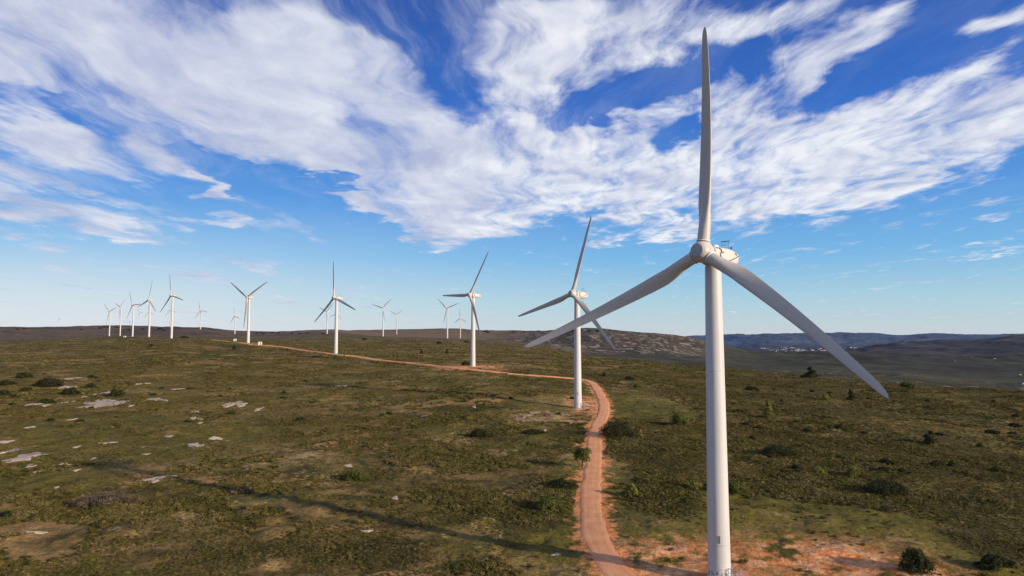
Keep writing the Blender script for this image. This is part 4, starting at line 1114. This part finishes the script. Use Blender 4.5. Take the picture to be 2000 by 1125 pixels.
az = np.concatenate([np.linspace(-180, -44, 36)[:-1], np.linspace(-44, 44, 860), np.linspace(44, 180, 36)[1:]])
ry_ = [12, 30, 45, 56]
q = 62.0
while q < 40000:
    ry_.append(q); q *= 1 + (.0040 if q < 500 else .0055 if q < 1500 else .009 if q < 15000 else .03)
rr = np.array(ry_)
A, RR = np.meshgrid(np.radians(az), rr)
X = RR * np.sin(A); Y = RR * np.cos(A)
Z = height(X, Y)
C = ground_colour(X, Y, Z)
nr, na = X.shape
idx = np.arange(nr*na).reshape(nr, na)
F = np.stack([idx[:-1, :-1], idx[:-1, 1:], idx[1:, 1:], idx[1:, :-1]], -1).reshape(-1, 4)[:, ::-1]
m, nt, b = material('scrubland', .95, .1)
vc = nt.new('ShaderNodeVertexColor', layer_name='Col').outputs[0]
geo = nt.new('ShaderNodeNewGeometry').outputs['Position']
ga = nt.noise(geo, 1.3, 5, .7).outputs[0]; gb = nt.noise(geo, .22, 5, .65).outputs[0]; gc_ = nt.noise(geo, 5.0, 3, .6).outputs[0]
mul = nt.math('MULTIPLY', nt.maprange(ga, .3, .7, .55, 1.45, False), nt.maprange(gb, .3, .7, .7, 1.3, False))
mul = nt.math('MULTIPLY', mul, nt.maprange(gc_, .3, .7, .75, 1.25, False))
nt._in(b.inputs['Base Color'], nt.vmath('SCALE', vc, mul))
bump(nt, b, nt.math('ADD', ga, nt.math('MULTIPLY', gb, 2.0)), .9, .35)
M_GROUND = m
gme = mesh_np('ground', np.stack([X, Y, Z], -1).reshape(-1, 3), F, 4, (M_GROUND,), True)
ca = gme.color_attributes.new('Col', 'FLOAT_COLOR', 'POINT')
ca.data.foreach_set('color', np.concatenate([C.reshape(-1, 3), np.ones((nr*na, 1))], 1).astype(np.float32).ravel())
tag(link('ground', gme), kind='structure')

# ------------------------------------------------------------------ dirt road
def resample(pts, step):
    pts = [Vector(p) for p in pts]; out = []
    ext = [pts[0]*2 - pts[1]] + pts + [pts[-1]*2 - pts[-2]]
    for i in range(1, len(ext) - 2):
        p0, p1, p2, p3 = ext[i-1:i+3]; n = max(2, int((p2-p1).length / step))
        for k in range(n):
            t = k / n
            out.append(.5*((2*p1) + (p2-p0)*t + (2*p0-5*p1+4*p2-p3)*t*t + (3*p1-p0-3*p2+p3)*t**3))
    return out + [pts[-1]]
rp = resample(ROAD, 1.2)
rx = np.array([p.x for p in rp]); ry = np.array([p.y for p in rp])
tx = np.gradient(rx); ty = np.gradient(ry); L = np.hypot(tx, ty); tx /= L; ty /= L
s_ = np.concatenate([[0], np.cumsum(np.hypot(np.diff(rx), np.diff(ry)))])
NC = 9; V = []
hl = 2.1 + .9*(fbm(s_/6, s_*0, 201, 3)-.5) + .9*(fbm(s_/1.3, s_*0, 205, 2)-.5)*.5 + 1.2*np.exp(-(s_/18)**2); hr = 2.1 + .9*(fbm(s_/6, s_*0+9, 202, 3)-.5) + .9*(fbm(s_/1.3, s_*0, 206, 2)-.5)*.5 + 1.2*np.exp(-(s_/18)**2)
for k in range(NC):
    u = 2*k/(NC-1) - 1; wv = np.where(u < 0, hl, hr)
    ox = rx - ty*u*wv*-1; oy = ry + tx*u*wv*-1
    rut = -.05*np.exp(-((abs(u)-.45)/.18)**2)
    zz = height(ox, oy) + np.where(abs(u) < .99, .05 + .0006*np.hypot(ox, oy), -.05) + rut
    V.append(np.stack([ox, oy, zz], -1))
V = np.stack(V, 1); n0 = len(rp)
ii = np.arange(n0*NC).reshape(n0, NC)
Fr = np.stack([ii[:-1, :-1], ii[:-1, 1:], ii[1:, 1:], ii[1:, :-1]], -1).reshape(-1, 4)[:, ::-1]
m, nt, b = material('dirt_road', .95, .1)
geo = nt.new('ShaderNodeNewGeometry').outputs['Position']
uvn = nt.new('ShaderNodeVertexColor', layer_name='Col').outputs[0]
g1 = nt.noise(geo, .35, 5, .65).outputs[0]; g2 = nt.noise(geo, 3.0, 4, .7).outputs[0]
c = nt.mix(nt.maprange(g1, .3, .7), (.72, .30, .125), (.80, .41, .20))
c = nt.mix(nt.maprange(g2, .45, .75, 0, .5), c, (.42, .17, .08))
c = nt.mix(uvn, (.60, .27, .14), c)
nt._in(b.inputs['Base Color'], c); bump(nt, b, g2, .5, .1)
rme = mesh_np('dirt_road', V.reshape(-1, 3), Fr, 4, (m,), True)
cc = np.zeros((n0, NC, 4)); cc[..., 3] = 1
for k in range(NC):
    u = abs(2*k/(NC-1) - 1); cc[:, k, :3] = (1.0 if u < .6 else .75 if u < .9 else .1) + (.25 if abs(u-.5) < .1 else 0)
ca = rme.color_attributes.new('Col', 'FLOAT_COLOR', 'POINT'); ca.data.foreach_set('color', np.clip(cc, 0, 1).astype(np.float32).ravel())
tag(link('dirt_road', rme), kind='structure')
# check the face direction of both sheets
for me_ in (gme, rme):
    if me_.polygons[len(me_.polygons)//2].normal.z < 0: me_.flip_normals()

# ------------------------------------------------------------------ foliage
def leaf_mat(name, stops, rnd=True, var=.5):
    m, nt, b = material(name, .75, .15)
    tc = nt.new('ShaderNodeNewGeometry').outputs['Position']
    oi = nt.new('ShaderNodeObjectInfo').outputs['Random']
    v = nt.new('ShaderNodeVertexColor', layer_name='Col').outputs[0]
    n = nt.noise(tc, .12 if rnd else .5, 3, .6).outputs[0]
    f = nt.math('ADD', nt.math('MULTIPLY', oi, .55 if rnd else 0), nt.maprange(n, .3, .7, 0, .45 if rnd else 1, False))
    c = nt.ramp(f, stops)
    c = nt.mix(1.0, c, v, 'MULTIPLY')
    nt._in(b.inputs['Base Color'], c)
    return m
def leaves(cent, nrm, size, rg, asp=1.6):
    """one quad per centre, tilted about its outward direction; returns vertices"""
    n = len(cent)
    a = nrm + rg.normal(size=(n, 3)) * .55; a /= np.linalg.norm(a, axis=1)[:, None]
    t = np.cross(a, rg.normal(size=(n, 3))); t /= np.linalg.norm(t, axis=1)[:, None]
    b = np.cross(a, t)
    s = (size * rg.uniform(.6, 1.35, n))[:, None]
    p = [cent - t*s*asp*.5, cent - b*s*.35 + t*s*.05, cent + t*s*asp*.5, cent + b*s*.35]
    return np.stack(p, 1).reshape(-1, 3)
def crown_points(n, lobes, rg, shell=.55):
    """points in a union of ellipsoid lobes (cx,cy,cz,rx,ry,rz), denser toward the outside"""
    lob = np.array(lobes, float); vol = (lob[:, 3]*lob[:, 4]*lob[:, 5])**.67
    k = rg.choice(len(lob), n, p=vol/vol.sum())
    d = rg.normal(size=(n, 3)); d /= np.linalg.norm(d, axis=1)[:, None]
    d[:, 2] = np.where(d[:, 2] < -.35, -d[:, 2], d[:, 2])
    r = shell + (1-shell) * rg.uniform(0, 1, n)**.6
    r *= 1 + .22*(vnoise(d[:, 0]*3+9*k, d[:, 1]*3+d[:, 2]*3, 5)-.5)*2
    return lob[k, :3] + d * r[:, None] * lob[k, 3:6], d, k, r
def foliage_mesh(name, mat, n, lobes, size, seed, shell=.55, asp=1.6):
    rg = np.random.default_rng(seed)
    c, d, k, r = crown_points(n, lobes, rg, shell)
    v = leaves(c, d, size, rg, asp)
    me = mesh_np(name, v, np.arange(len(v)).reshape(-1, 4), 4, (mat,))
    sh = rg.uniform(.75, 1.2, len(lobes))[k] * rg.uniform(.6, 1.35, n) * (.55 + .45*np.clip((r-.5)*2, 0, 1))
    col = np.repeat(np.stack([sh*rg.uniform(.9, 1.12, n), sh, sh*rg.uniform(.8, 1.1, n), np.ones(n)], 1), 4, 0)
    ca = me.color_attributes.new('Col', 'FLOAT_COLOR', 'POINT'); ca.data.foreach_set('color', col.astype(np.float32).ravel())
    return me
SCR = leaf_mat('scrub_leaves', [(0, (.044, .038, .015)), (.25, (.084, .075, .018)), (.45, (.13, .11, .025)), (.62, (.18, .145, .038)), (.8, (.22, .155, .07)), (1, (.32, .23, .12))])
DK = leaf_mat('evergreen_leaves', [(0, (.022, .026, .009)), (1, (.048, .052, .017))], False)
GR = leaf_mat('green_leaves', [(0, (.070, .082, .018)), (1, (.13, .14, .030))], False)
LM = leaf_mat('lime_leaves', [(0, (.15, .155, .028)), (1, (.24, .225, .05))], False)
BR = leaf_mat('dry_twigs', [(0, (.10, .075, .048)), (1, (.20, .15, .10))], False)
M_BARK = plain('bark', (.10, .075, .055), .9)

# low ground cover, instanced over the plateau as one mass
src = bpy.data.collections.new('scrub_sources')
def low_lobes(rg, n, R_, h):
    return [(rg.uniform(-.45, .45)*R_, rg.uniform(-.45, .45)*R_, h*.25, R_*rg.uniform(.4, .7), R_*rg.uniform(.4, .7), h*rg.uniform(.55, .85)) for _ in range(n)]
for i in range(8):
    rg = np.random.default_rng(400+i)
    near = i < 5
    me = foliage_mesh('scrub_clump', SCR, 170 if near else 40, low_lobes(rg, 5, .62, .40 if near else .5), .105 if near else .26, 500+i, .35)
    src.objects.link(bpy.data.objects.new(('n%d' if near else 'z%d') % i, me))
pts = []
def scatter(n, y0, y1, fn, s0, s1, far):
    y = np.exp(rng.uniform(math.log(y0), math.log(y1), n)) if far else np.sqrt(rng.uniform(y0**2, y1**2, n))
    a = np.radians(rng.uniform(-41, 41, n)); x = y*np.sin(a); y = y*np.cos(a)
    keep = rng.uniform(0, 1, n) < fn(x, y); x = x[keep]; y = y[keep]
    k = len(x); sc = rng.uniform(s0, s1, k) * (.7 + .9*sstep(.4, .7, fbm(x/15, y/15, 211, 3)))
    return np.stack([x, y, height(x, y) - .06, sc, (rng.integers(5, 8, k) if far else rng.integers(0, 5, k))], 1)
def scrub_density(x, y):
    n1 = fbm(x/14, y/14, 221, 4, .6); n2 = fbm(x/5, y/5, 231, 2)
    d = sstep(.38, .56, n1*.65+n2*.35)
    d = d * (1 - clear_mask(x, y)*.97)
    for cx, cy, rx_, ry_, w in DRY: d = d * (1 - .65*w*ell(x, y, (cx, cy, rx_, ry_), .7, (n2-.5)*1.5))
    rim = np.hypot(x-36, y-100); d = np.maximum(d, sstep(36, 41, rim) * sstep(52, 46, rim) * sstep(10, 14, x-20) * .95)
    rd = pl_dist(x, y, ROAD[:9]); d = np.maximum(d, sstep(8.6, 9.4, rd) * sstep(24, 15, rd) * (x > 20) * (y > 122) * .95)
    px_, _y = polar(x, y); d = np.maximum(d, .55 * sstep(1230, 1400, px_) * (1 - clear_mask(x, y)))
    for cx, cy, rx_, ry_, w in HEATH: d = np.maximum(d, ell(x, y, (cx, cy, rx_, ry_), .4) * .9)
    for (tx_, ty_, r_) in PADS: d = d * (1 - np.exp(-((x-tx_)**2+(y-ty_)**2)/(r_*r_*1.3)))
    return np.where(pl_dist(x, y, ROAD) < 3.2, 0, d)
pts.append(scatter(150000, 62, 235, scrub_density, .5, 1.0, False))
pts.append(scatter(90000, 235, 480, scrub_density, .6, 1.15, False))
pts.append(scatter(70000, 480, 1200, lambda x, y: scrub_density(x, y)*sstep(1200, 700, np.hypot(x, y)), .6, 1.25, True))
Pn = np.concatenate(pts)
print('scrub clumps', len(Pn))
pm = bpy.data.meshes.new('scrub'); pm.vertices.add(len(Pn)); pm.vertices.foreach_set('co', Pn[:, :3].astype(np.float32).ravel())
a_ = pm.attributes.new('sc', 'FLOAT', 'POINT'); a_.data.foreach_set('value', Pn[:, 3].astype(np.float32))
a_ = pm.attributes.new('pick', 'INT', 'POINT'); a_.data.foreach_set('value', Pn[:, 4].astype(np.int32))
a_ = pm.attributes.new('spin', 'FLOAT', 'POINT'); a_.data.foreach_set('value', rng.uniform(0, 6.28, len(Pn)).astype(np.float32))
so = link('scrub', pm); tag(so, 'low evergreen and heathy scrub covering the plateau around the road', 'scrub', kind='stuff')
ng = bpy.data.node_groups.new('scatter_scrub', 'GeometryNodeTree')
ng.interface.new_socket('Geometry', in_out='INPUT', socket_type='NodeSocketGeometry'); ng.interface.new_socket('Geometry', in_out='OUTPUT', socket_type='NodeSocketGeometry')
N = ng.nodes; gi = N.new('NodeGroupInput'); go = N.new('NodeGroupOutput'); iop = N.new('GeometryNodeInstanceOnPoints'); ci = N.new('GeometryNodeCollectionInfo')
ci.inputs['Collection'].default_value = src; ci.inputs['Separate Children'].default_value = True; ci.inputs['Reset Children'].default_value = True
def named(nm, dt):
    n = N.new('GeometryNodeInputNamedAttribute'); n.data_type = dt; n.inputs['Name'].default_value = nm; return n.outputs[0]
ng.links.new(gi.outputs[0], iop.inputs['Points']); ng.links.new(ci.outputs[0], iop.inputs['Instance']); iop.inputs['Pick Instance'].default_value = True
ng.links.new(named('pick', 'INT'), iop.inputs['Instance Index'])
cx_ = N.new('ShaderNodeCombineXYZ'); ng.links.new(named('spin', 'FLOAT'), cx_.inputs[2]); ng.links.new(cx_.outputs[0], iop.inputs['Rotation'])
cs = N.new('ShaderNodeCombineXYZ'); s1_ = named('sc', 'FLOAT')
for k in range(3): ng.links.new(s1_, cs.inputs[k])
ng.links.new(cs.outputs[0], iop.inputs['Scale']); ng.links.new(iop.outputs[0], go.inputs[0])
so.modifiers.new('scatter', 'NODES').node_group = ng

# individual bushes and trees
def bush(name, x, y, w, h, kind, label, group=None, cat=None, seed=0):
    """kind: dark/green/lime/dry rounded bush; pine: upright sapling; tree: round crown on a stem"""
    rg = np.random.default_rng(900+seed)
    root = thing(name, (x, y, hz(x, y) - .05), rg.uniform(-.3, .3))
    tag(root, label, cat or name.replace('_', ' ').split()[-1], group)
    mat = {'dark': DK, 'green': GR, 'lime': LM, 'dry': BR, 'pine': LM, 'pined': DK, 'tree': GR}[kind]
    r = w / 2; d = min(r, max(h*.9, 1.2)) if kind in ('dark', 'dry', 'green') else r
    dist = math.hypot(x, y)
    ls = max(.15, dist * .0010)
    if kind in ('pine', 'pined'):
        lobes = [(rg.normal()*r*.12, rg.normal()*r*.12, h*(.18+.72*t), r*(1.0-.72*t)*rg.uniform(.75, 1.1), r*(1.0-.72*t)*rg.uniform(.75, 1.1), h*.13) for t in np.linspace(0, 1, 7)]
        sh = .3
    elif kind == 'tree':
        lobes = [(0, 0, h*.58, r*.75, r*.75, h*.34)] + [(r*.5*math.cos(a), r*.5*math.sin(a), h*rg.uniform(.4, .75), r*.5, r*.5, h*.22) for a in np.arange(0, 6.28, .9)]
        sh = .5
    else:
        nl = int(8 + w)
        lobes = [(-r*.12, 0, h*.24, r*.66, d*.68, h*.58)] * 2
        for _ in range(nl + 4):
            a = rg.uniform(0, 6.28); q = rg.uniform(.15, 1.25)**.5
            lx, ly = q*.78*r*math.cos(a), q*.78*d*math.sin(a)
            e = 1 - .55*q*q
            lobes.append((lx, ly, h*.25*e, max(.3*r, .5)*rg.uniform(.6, 1), max(.3*d, .5)*rg.uniform(.6, 1), h*.75*e*rg.uniform(.6, 1.25)))
        sh = .72 if kind != 'dry' else .2
    area = w * h * 3 + 4 * r * d
    n = int(np.clip(area / (ls*ls) * (2.2 if kind != 'dry' else 1.2), 160, 7000))
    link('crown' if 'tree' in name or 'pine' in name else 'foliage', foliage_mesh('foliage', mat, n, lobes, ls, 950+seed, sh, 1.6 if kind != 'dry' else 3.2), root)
    mb = MB()
    if kind in ('tree', 'pine', 'pined'):
        mb.tube([(0, 0, -.2), (.03, .02, h*.3), (0, .03, h*.62), (0, 0, h*.9)], [.055*h**.8, .045*h**.8, .025*h**.8, .01], 8)
        for k in range(5):
            a = k*1.3; z0 = h*(.3+.1*k)
            mb.tube([(0, 0, z0), (r*.5*math.cos(a), r*.5*math.sin(a), z0+h*.12)], [.03*h**.6, .012], 6)
        mb.build('trunk', M_BARK, root)
    else:
        for k in range(6):
            a = k*1.05 + .3; mb.tube([(.1*math.cos(a), .1*math.sin(a), -.2), (r*.4*math.cos(a), d*.4*math.sin(a), h*.55)], [.06, .02], 6)
        mb.build('stems', M_BARK, root)
    return root
for i, (name, x, y, w, h, kind, label, group, cat) in enumerate(BUSHES):
    bush(name, x, y, w, h, kind, label, group, cat, i)

# ------------------------------------------------------------------ flat limestone outcrops
m, nt, b = material('limestone', .9, .15)
tc = nt.new('ShaderNodeNewGeometry').outputs['Position']
l1 = nt.noise(tc, .8, 5, .65).outputs[0]; l2 = nt.noise(tc, 4, 3, .6).outputs[0]
nt._in(b.inputs['Base Color'], nt.mix(nt.maprange(l2, .35, .7, 0, .6), nt.mix(nt.maprange(l1, .3, .7), (.60, .46, .34), (.45, .34, .25)), (.30, .225, .16)))
bump(nt, b, l1, .8, .2)
M_LIME = m
def slab(i, x, y, rx_, ry_, label, group):
    rg = np.random.default_rng(1200+i); n = 44; ph = rg.uniform(0, 6.28, 6)
    out = []
    for k in range(n):
        a = 2*math.pi*k/n
        q = 1 + .30*math.sin(2*a+ph[0]) + .22*math.sin(3*a+ph[1]) + .16*math.sin(5*a+ph[2]) + .10*math.sin(9*a+ph[3]) + .08*math.sin(14*a+ph[4])
        out.append((max(.25, q)*rx_*math.cos(a), max(.25, q)*ry_*math.sin(a)))
    mb = MB(); V_ = []; c0 = hz(x, y)
    for f, dz in ((1.04, -.25), (1.0, .02), (.93, .07), (.6, .10), (.25, .10)):
        xs = np.array([p[0]*f + x for p in out]); ys = np.array([p[1]*f + y for p in out]); zs = height(xs, ys)
        zs = zs*.6 + np.convolve(np.r_[zs[-3:], zs, zs[:3]], np.ones(7)/7, 'valid')*.4
        jit = (vnoise(xs*1.3, ys*1.3, 7)-.5)*.12
        V_.append([Vector((xs[k]-x, ys[k]-y, zs[k]-c0+dz+(jit[k] if dz > 0 else 0))) for k in range(n)])
    mb.loft(V_, True, False, True)
    o = mb.build('rock_slab', M_LIME); o.location = (x, y, c0)
    tag(o, label, 'rock slab', group)
for i, (x, y, rx_, ry_, label, group) in enumerate(SLABS): slab(i, x, y, rx_, ry_, label, group)

# low rubble bank beside the second turbine
def stones(mb, pts_, n, s0, s1, spread, rg, dz=.0):
    P_ = resample(pts_, .5)
    for _ in range(n):
        p = P_[rg.integers(len(P_))]; x = p.x + rg.normal()*spread; y = p.y + rg.normal()*spread
        s = rg.uniform(s0, s1); c = Vector((x, y, hz(x, y) + s*.2 + dz))
        q = Matrix.Rotation(rg.uniform(0, 6.28), 3, Vector(rg.normal(size=3)).normalized())
        vs = [q @ Vector((a*s*rg.uniform(.6, 1.1), b_*s*rg.uniform(.6, 1.1), c_*s*rg.uniform(.4, .8))) + c for a, b_, c_ in ((1,0,0),(-1,0,0),(0,1,0),(0,-1,0),(0,0,1),(0,0,-1))]
        mb.add(vs, [(0,2,4),(2,1,4),(1,3,4),(3,0,4),(2,0,5),(1,2,5),(3,1,5),(0,3,5)], False)
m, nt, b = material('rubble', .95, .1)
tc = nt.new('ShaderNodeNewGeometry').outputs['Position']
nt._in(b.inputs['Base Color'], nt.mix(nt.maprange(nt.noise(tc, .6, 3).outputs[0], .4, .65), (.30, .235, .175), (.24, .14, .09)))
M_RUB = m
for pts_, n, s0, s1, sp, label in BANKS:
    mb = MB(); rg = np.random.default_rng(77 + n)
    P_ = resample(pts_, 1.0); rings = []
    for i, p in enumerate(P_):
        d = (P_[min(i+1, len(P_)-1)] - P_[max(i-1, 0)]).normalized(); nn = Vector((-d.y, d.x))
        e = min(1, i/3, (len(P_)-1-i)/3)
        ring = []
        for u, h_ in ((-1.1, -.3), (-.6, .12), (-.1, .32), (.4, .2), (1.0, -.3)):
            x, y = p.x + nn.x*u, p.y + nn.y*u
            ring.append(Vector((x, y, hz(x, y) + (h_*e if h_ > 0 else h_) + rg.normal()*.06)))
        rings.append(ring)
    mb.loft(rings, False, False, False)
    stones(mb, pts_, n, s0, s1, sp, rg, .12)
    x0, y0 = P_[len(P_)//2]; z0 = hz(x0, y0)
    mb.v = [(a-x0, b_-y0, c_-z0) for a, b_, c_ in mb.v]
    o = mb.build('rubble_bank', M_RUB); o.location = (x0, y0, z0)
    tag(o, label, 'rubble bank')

# ------------------------------------------------------------------ cabins
M_CABW = plain('cabin_wall', (.80, .80, .78), .7, .2, .15, .8); M_CABR = plain('cabin_roof', (.62, .60, .57), .8, .2)
M_DOOR = plain('cabin_door', (.20, .24, .22), .6)
def cabin(x, y, w, d, h, rz, label):
    root = thing('service_cabin', (x, y, hz(x, y) - .1), rz); tag(root, label, 'cabin', 'small white service cabins by the turbines')
    mb = MB(); mb.box((0, 0, h/2), (w, d, h)); mb.build('wall', M_CABW, root)
    mb = MB(); mb.loft([[Vector((sx*(w/2+.15), -d/2-.15, h+.003)), Vector((sx*(w/2+.15), d/2+.15, h+.003)), Vector((sx*(w/2+.15), d/2+.15, h+.15)), Vector((sx*(w/2+.15), 0, h+.4)), Vector((sx*(w/2+.15), -d/2-.15, h+.15))] for sx in (-1, 1)], smooth=False); mb.build('roof', M_CABR, root)
    mb = MB(); mb.box((w*.18, -d/2-.02, 1.05), (.95, .05, 2.05)); dr_ = mb.build('door', M_DOOR, root)
    mb = MB(); mb.box((w*.18+.34, -d/2-.07, 1.05), (.05, .06, .16)); mb.build('handle', M_STEEL, dr_)
    mb = MB(); mb.box((-w*.25, -d/2-.02, h*.7), (.6, .04, .35)); mb.build('vent', M_LOUVER, root)
for a in CABINS: cabin(*a)

# ------------------------------------------------------------------ distant town and farms
def house_mesh(w, d, h, col):
    mb = MB(); mb.box((0, 0, h/2), (w, d, h))
    k = len(mb.f)
    mb.loft([[Vector((sx*w*.52, -d*.54, h)), Vector((sx*w*.52, d*.54, h)), Vector((sx*w*.52, 0, h + d*.2))] for sx in (-1, 1)], smooth=False)
    me = mb.mesh('house', HW[col]); me.materials.append(HRF)
    for i in range(k, len(mb.f)): me.polygons[i].material_index = 1
    return me
HW = [plain('render_white', (.50, .48, .50), .8), plain('render_cream', (.32, .30, .31), .8), plain('render_pink', (.27, .23, .25), .8)]
HRF = plain('roof_tile', (.17, .14, .15), .8)
hm_ = [house_mesh(w, d, h, c) for w, d, h, c in ((16, 11, 9, 0), (24, 12, 7, 0), (14, 12, 16, 0), (30, 14, 12, 1), (18, 12, 8, 1), (20, 12, 10, 2), (46, 20, 9, 0))]
for i in range(230):
    r1 = rng.uniform(0, 1)
    px = rng.uniform(1484, 1568) if r1 < .42 else rng.uniform(1550, 1640) if r1 < .8 else rng.uniform(1625, 1690)
    Y_ = rng.uniform(7700, 8900); X_ = (px - 1000) / 1336 * Y_
    o = link('house', hm_[int(rng.integers(7))]); o.location = (X_, Y_, hz(X_, Y_) - 1.5); o.rotation_euler = (0, 0, rng.uniform(-.6, .6)); s = rng.uniform(.5, 1.0); o.scale = (s, s, s)
    tag(o, 'small pale house in the distant town below the blue ridge', 'house', 'pale houses of the distant town')
for i, (X_, Y_, k, label) in enumerate(FARMS):
    o = link('farmhouse', hm_[k]); o.location = (X_, Y_, hz(X_, Y_) - 1); o.rotation_euler = (0, 0, .3*i); o.scale = (.36, .36, .32)
    tag(o, label, 'farmhouse')

# ------------------------------------------------------------------ sky, sun, camera
SUN_EL = R(16.0); SUN = Vector((.857, -.515, 0)).normalized() * math.cos(SUN_EL) + Vector((0, 0, math.sin(SUN_EL)))
sun = bpy.data.lights.new('sun', 'SUN'); sun.energy = SUN_E; sun.angle = R(1.1); sun.color = (1, .86, .70)
so_ = bpy.data.objects.new('sun', sun); COL.objects.link(so_); so_.rotation_euler = SUN.to_track_quat('Z', 'Y').to_euler(); so_.location = (200, -200, 200)
w = bpy.data.worlds.new('World'); scene.world = w; w.use_nodes = True
nt = NT(w.node_tree); bg = w.node_tree.nodes['Background']
sky = nt.new('ShaderNodeTexSky'); sky.sky_type = 'NISHITA'; sky.sun_disc = False; sky.sun_elevation = SUN_EL; sky.sun_rotation = math.atan2(SUN.x, SUN.y)
sky.air_density = 1.0; sky.dust_density = .6; sky.ozone_density = 2.0
tc = nt.new('ShaderNodeTexCoord').outputs['Generated']
dn = nt.vmath('NORMALIZE', tc)
sp = nt.new('ShaderNodeSeparateXYZ'); nt._in(sp.inputs[0], dn); dx, dy, dz = sp.outputs
elev = nt.math('MAXIMUM', dz, 0.0)
# clear-air colour by elevation over the physical sky
grad = nt.ramp(elev, SKYRAMP)
base = nt.mix(.85, nt.vmath('SCALE', sky.outputs[0], SKY_S), nt.vmath('SCALE', grad, 1.0))
# horizon brighter toward the left of the view
ypos = nt.math('MAXIMUM', dy, .05)
u = nt.math('DIVIDE', dx, ypos); v = nt.math('DIVIDE', dz, ypos)
uv = nt.new('ShaderNodeCombineXYZ'); nt._in(uv.inputs[0], u); nt._in(uv.inputs[1], v)
hzl = nt.math('MULTIPLY', nt.maprange(u, .25, -.8), nt.maprange(v, .22, 0))
base = nt.mix(nt.math('MULTIPLY', hzl, .62), base, (.80, .82, .86))
# cloud layer: noise on a flat layer overhead, cover steered by broad patches
zc = nt.math('ADD', dz, .06)
cq = nt.new('ShaderNodeCombineXYZ'); nt._in(cq.inputs[0], nt.math('DIVIDE', dx, zc)); nt._in(cq.inputs[1], nt.math('DIVIDE', dy, zc))
q = cq.outputs[0]
warp = nt.noise(q, 1.1, 3, .5)
qw = nt.vmath('ADD', q, nt.vmath('SCALE', nt.vmath('SUBTRACT', warp.outputs['Color'], (.5, .5, .5)), .55))
wuv = nt.noise(q, 2.2, 4, .6)
uvw = nt.vmath('ADD', uv.outputs[0], nt.vmath('SCALE', nt.vmath('SUBTRACT', wuv.outputs['Color'], (.5, .5, .5)), .11))
tot = None
for (cx0, cy0, rx0, ry0, ang, wt) in CLOUDS:
    cu, cv = (cx0-1000)/1336, sl(cy0)
    mp = nt.new('ShaderNodeMapping', vector_type='TEXTURE'); nt._in(mp.inputs['Vector'], uvw)
    mp.inputs['Location'].default_value = (cu, cv, 0); mp.inputs['Rotation'].default_value = (0, 0, R(ang)); mp.inputs['Scale'].default_value = (rx0/1336, ry0/1336, 1)
    fl = nt.vmath('MULTIPLY', mp.outputs[0], (1, 1, 0))
    g = nt.maprange(nt.vmath('LENGTH', fl, None, 1), 1.45, .25, 0, wt)
    tot = g if tot is None else nt.math('ADD', tot, g)
front = nt.maprange(dy, .05, .2)
side = nt.maprange(nt.noise(q, .5, 2).outputs[0], .4, .65)
tot = nt.math('MINIMUM', tot, 1.0)
cover = nt.math('ADD', nt.math('MULTIPLY', tot, front), nt.math('MULTIPLY', side, nt.math('SUBTRACT', 1.0, front)))
streak = nt.noise(nt.mapping(qw, rot=(0, 0, R(8)), sc=(2.6, .85, 1)), 1.0, 9, .60).outputs[0]
pq = nt.mapping(qw, sc=(7.0, 2.9, 1)); puff = nt.noise(pq, 1.0, 10, .64).outputs[0]
right = nt.maprange(u, -.20, .10)
nz = nt.math('ADD', nt.math('MULTIPLY', streak, nt.math('SUBTRACT', 1.0, nt.math('MULTIPLY', right, .65))), nt.math('MULTIPLY', puff, nt.math('MULTIPLY', right, .65)))
dens = nt.math('ADD', cover, nt.math('MULTIPLY', nt.math('SUBTRACT', nz, .5), 4.0))
veil = nt.math('MULTIPLY', nt.maprange(nt.noise(nt.mapping(qw, rot=(0, 0, R(-12)), sc=(3.4, .9, 1)), 1.0, 7, .65).outputs[0], .42, .72, 0, .55), nt.math('MULTIPLY', nt.maprange(v, .12, .34), nt.maprange(u, .22, .02, .15, 1)))
alpha = nt.math('MAXIMUM', nt.maprange(dens, .10, 1.20, 0, .96), veil)
# light and shaded cloud
shade = nt.noise(nt.mapping(qw, loc=(.12, -.09, 0), sc=(2.4, 1.5, 1)), 1.0, 7, .6).outputs[0]
lit = nt.math('ADD', nt.maprange(shade, .36, .64, 0, .75, False), nt.math('MULTIPLY', right, .25))
lit = nt.math('SUBTRACT', lit, nt.math('MULTIPLY', nt.maprange(dens, .9, 2.2, 0, .3), nt.maprange(puff, .35, .6)))
rel = nt.math('SUBTRACT', nt.noise(nt.vmath('ADD', pq, (.22, -.24, 0)), 1.0, 4, .55).outputs[0], nt.noise(pq, 1.0, 4, .55).outputs[0])
lit = nt.math('SUBTRACT', lit, nt.math('MULTIPLY', rel, nt.math('ADD', .5, nt.math('MULTIPLY', right, 1.2))))
ccol = nt.mix(nt.math('MINIMUM', nt.math('MAXIMUM', lit, 0.0), 1.0), CLOUD_LO, CLOUD_HI)
nt._in(bg.inputs['Color'], nt.mix(alpha, base, ccol)); bg.inputs['Strength'].default_value = 1.0

cam = bpy.data.cameras.new('camera'); cam.sensor_width = 36; cam.lens = 36 * 1333 / 2000; cam.clip_start = .5; cam.clip_end = 90000
co = bpy.data.objects.new('camera', cam); COL.objects.link(co); co.location = (0, 0, CAM_Z); co.rotation_euler = (R(90) + PITCH, 0, 0)
scene.camera = co
scene.view_settings.view_transform = 'Standard'; scene.view_settings.look = 'None'; scene.view_settings.exposure = 0
scene.cycles.max_bounces = 5; scene.cycles.diffuse_bounces = 2; scene.cycles.glossy_bounces = 2
scene.cycles.use_denoising = True
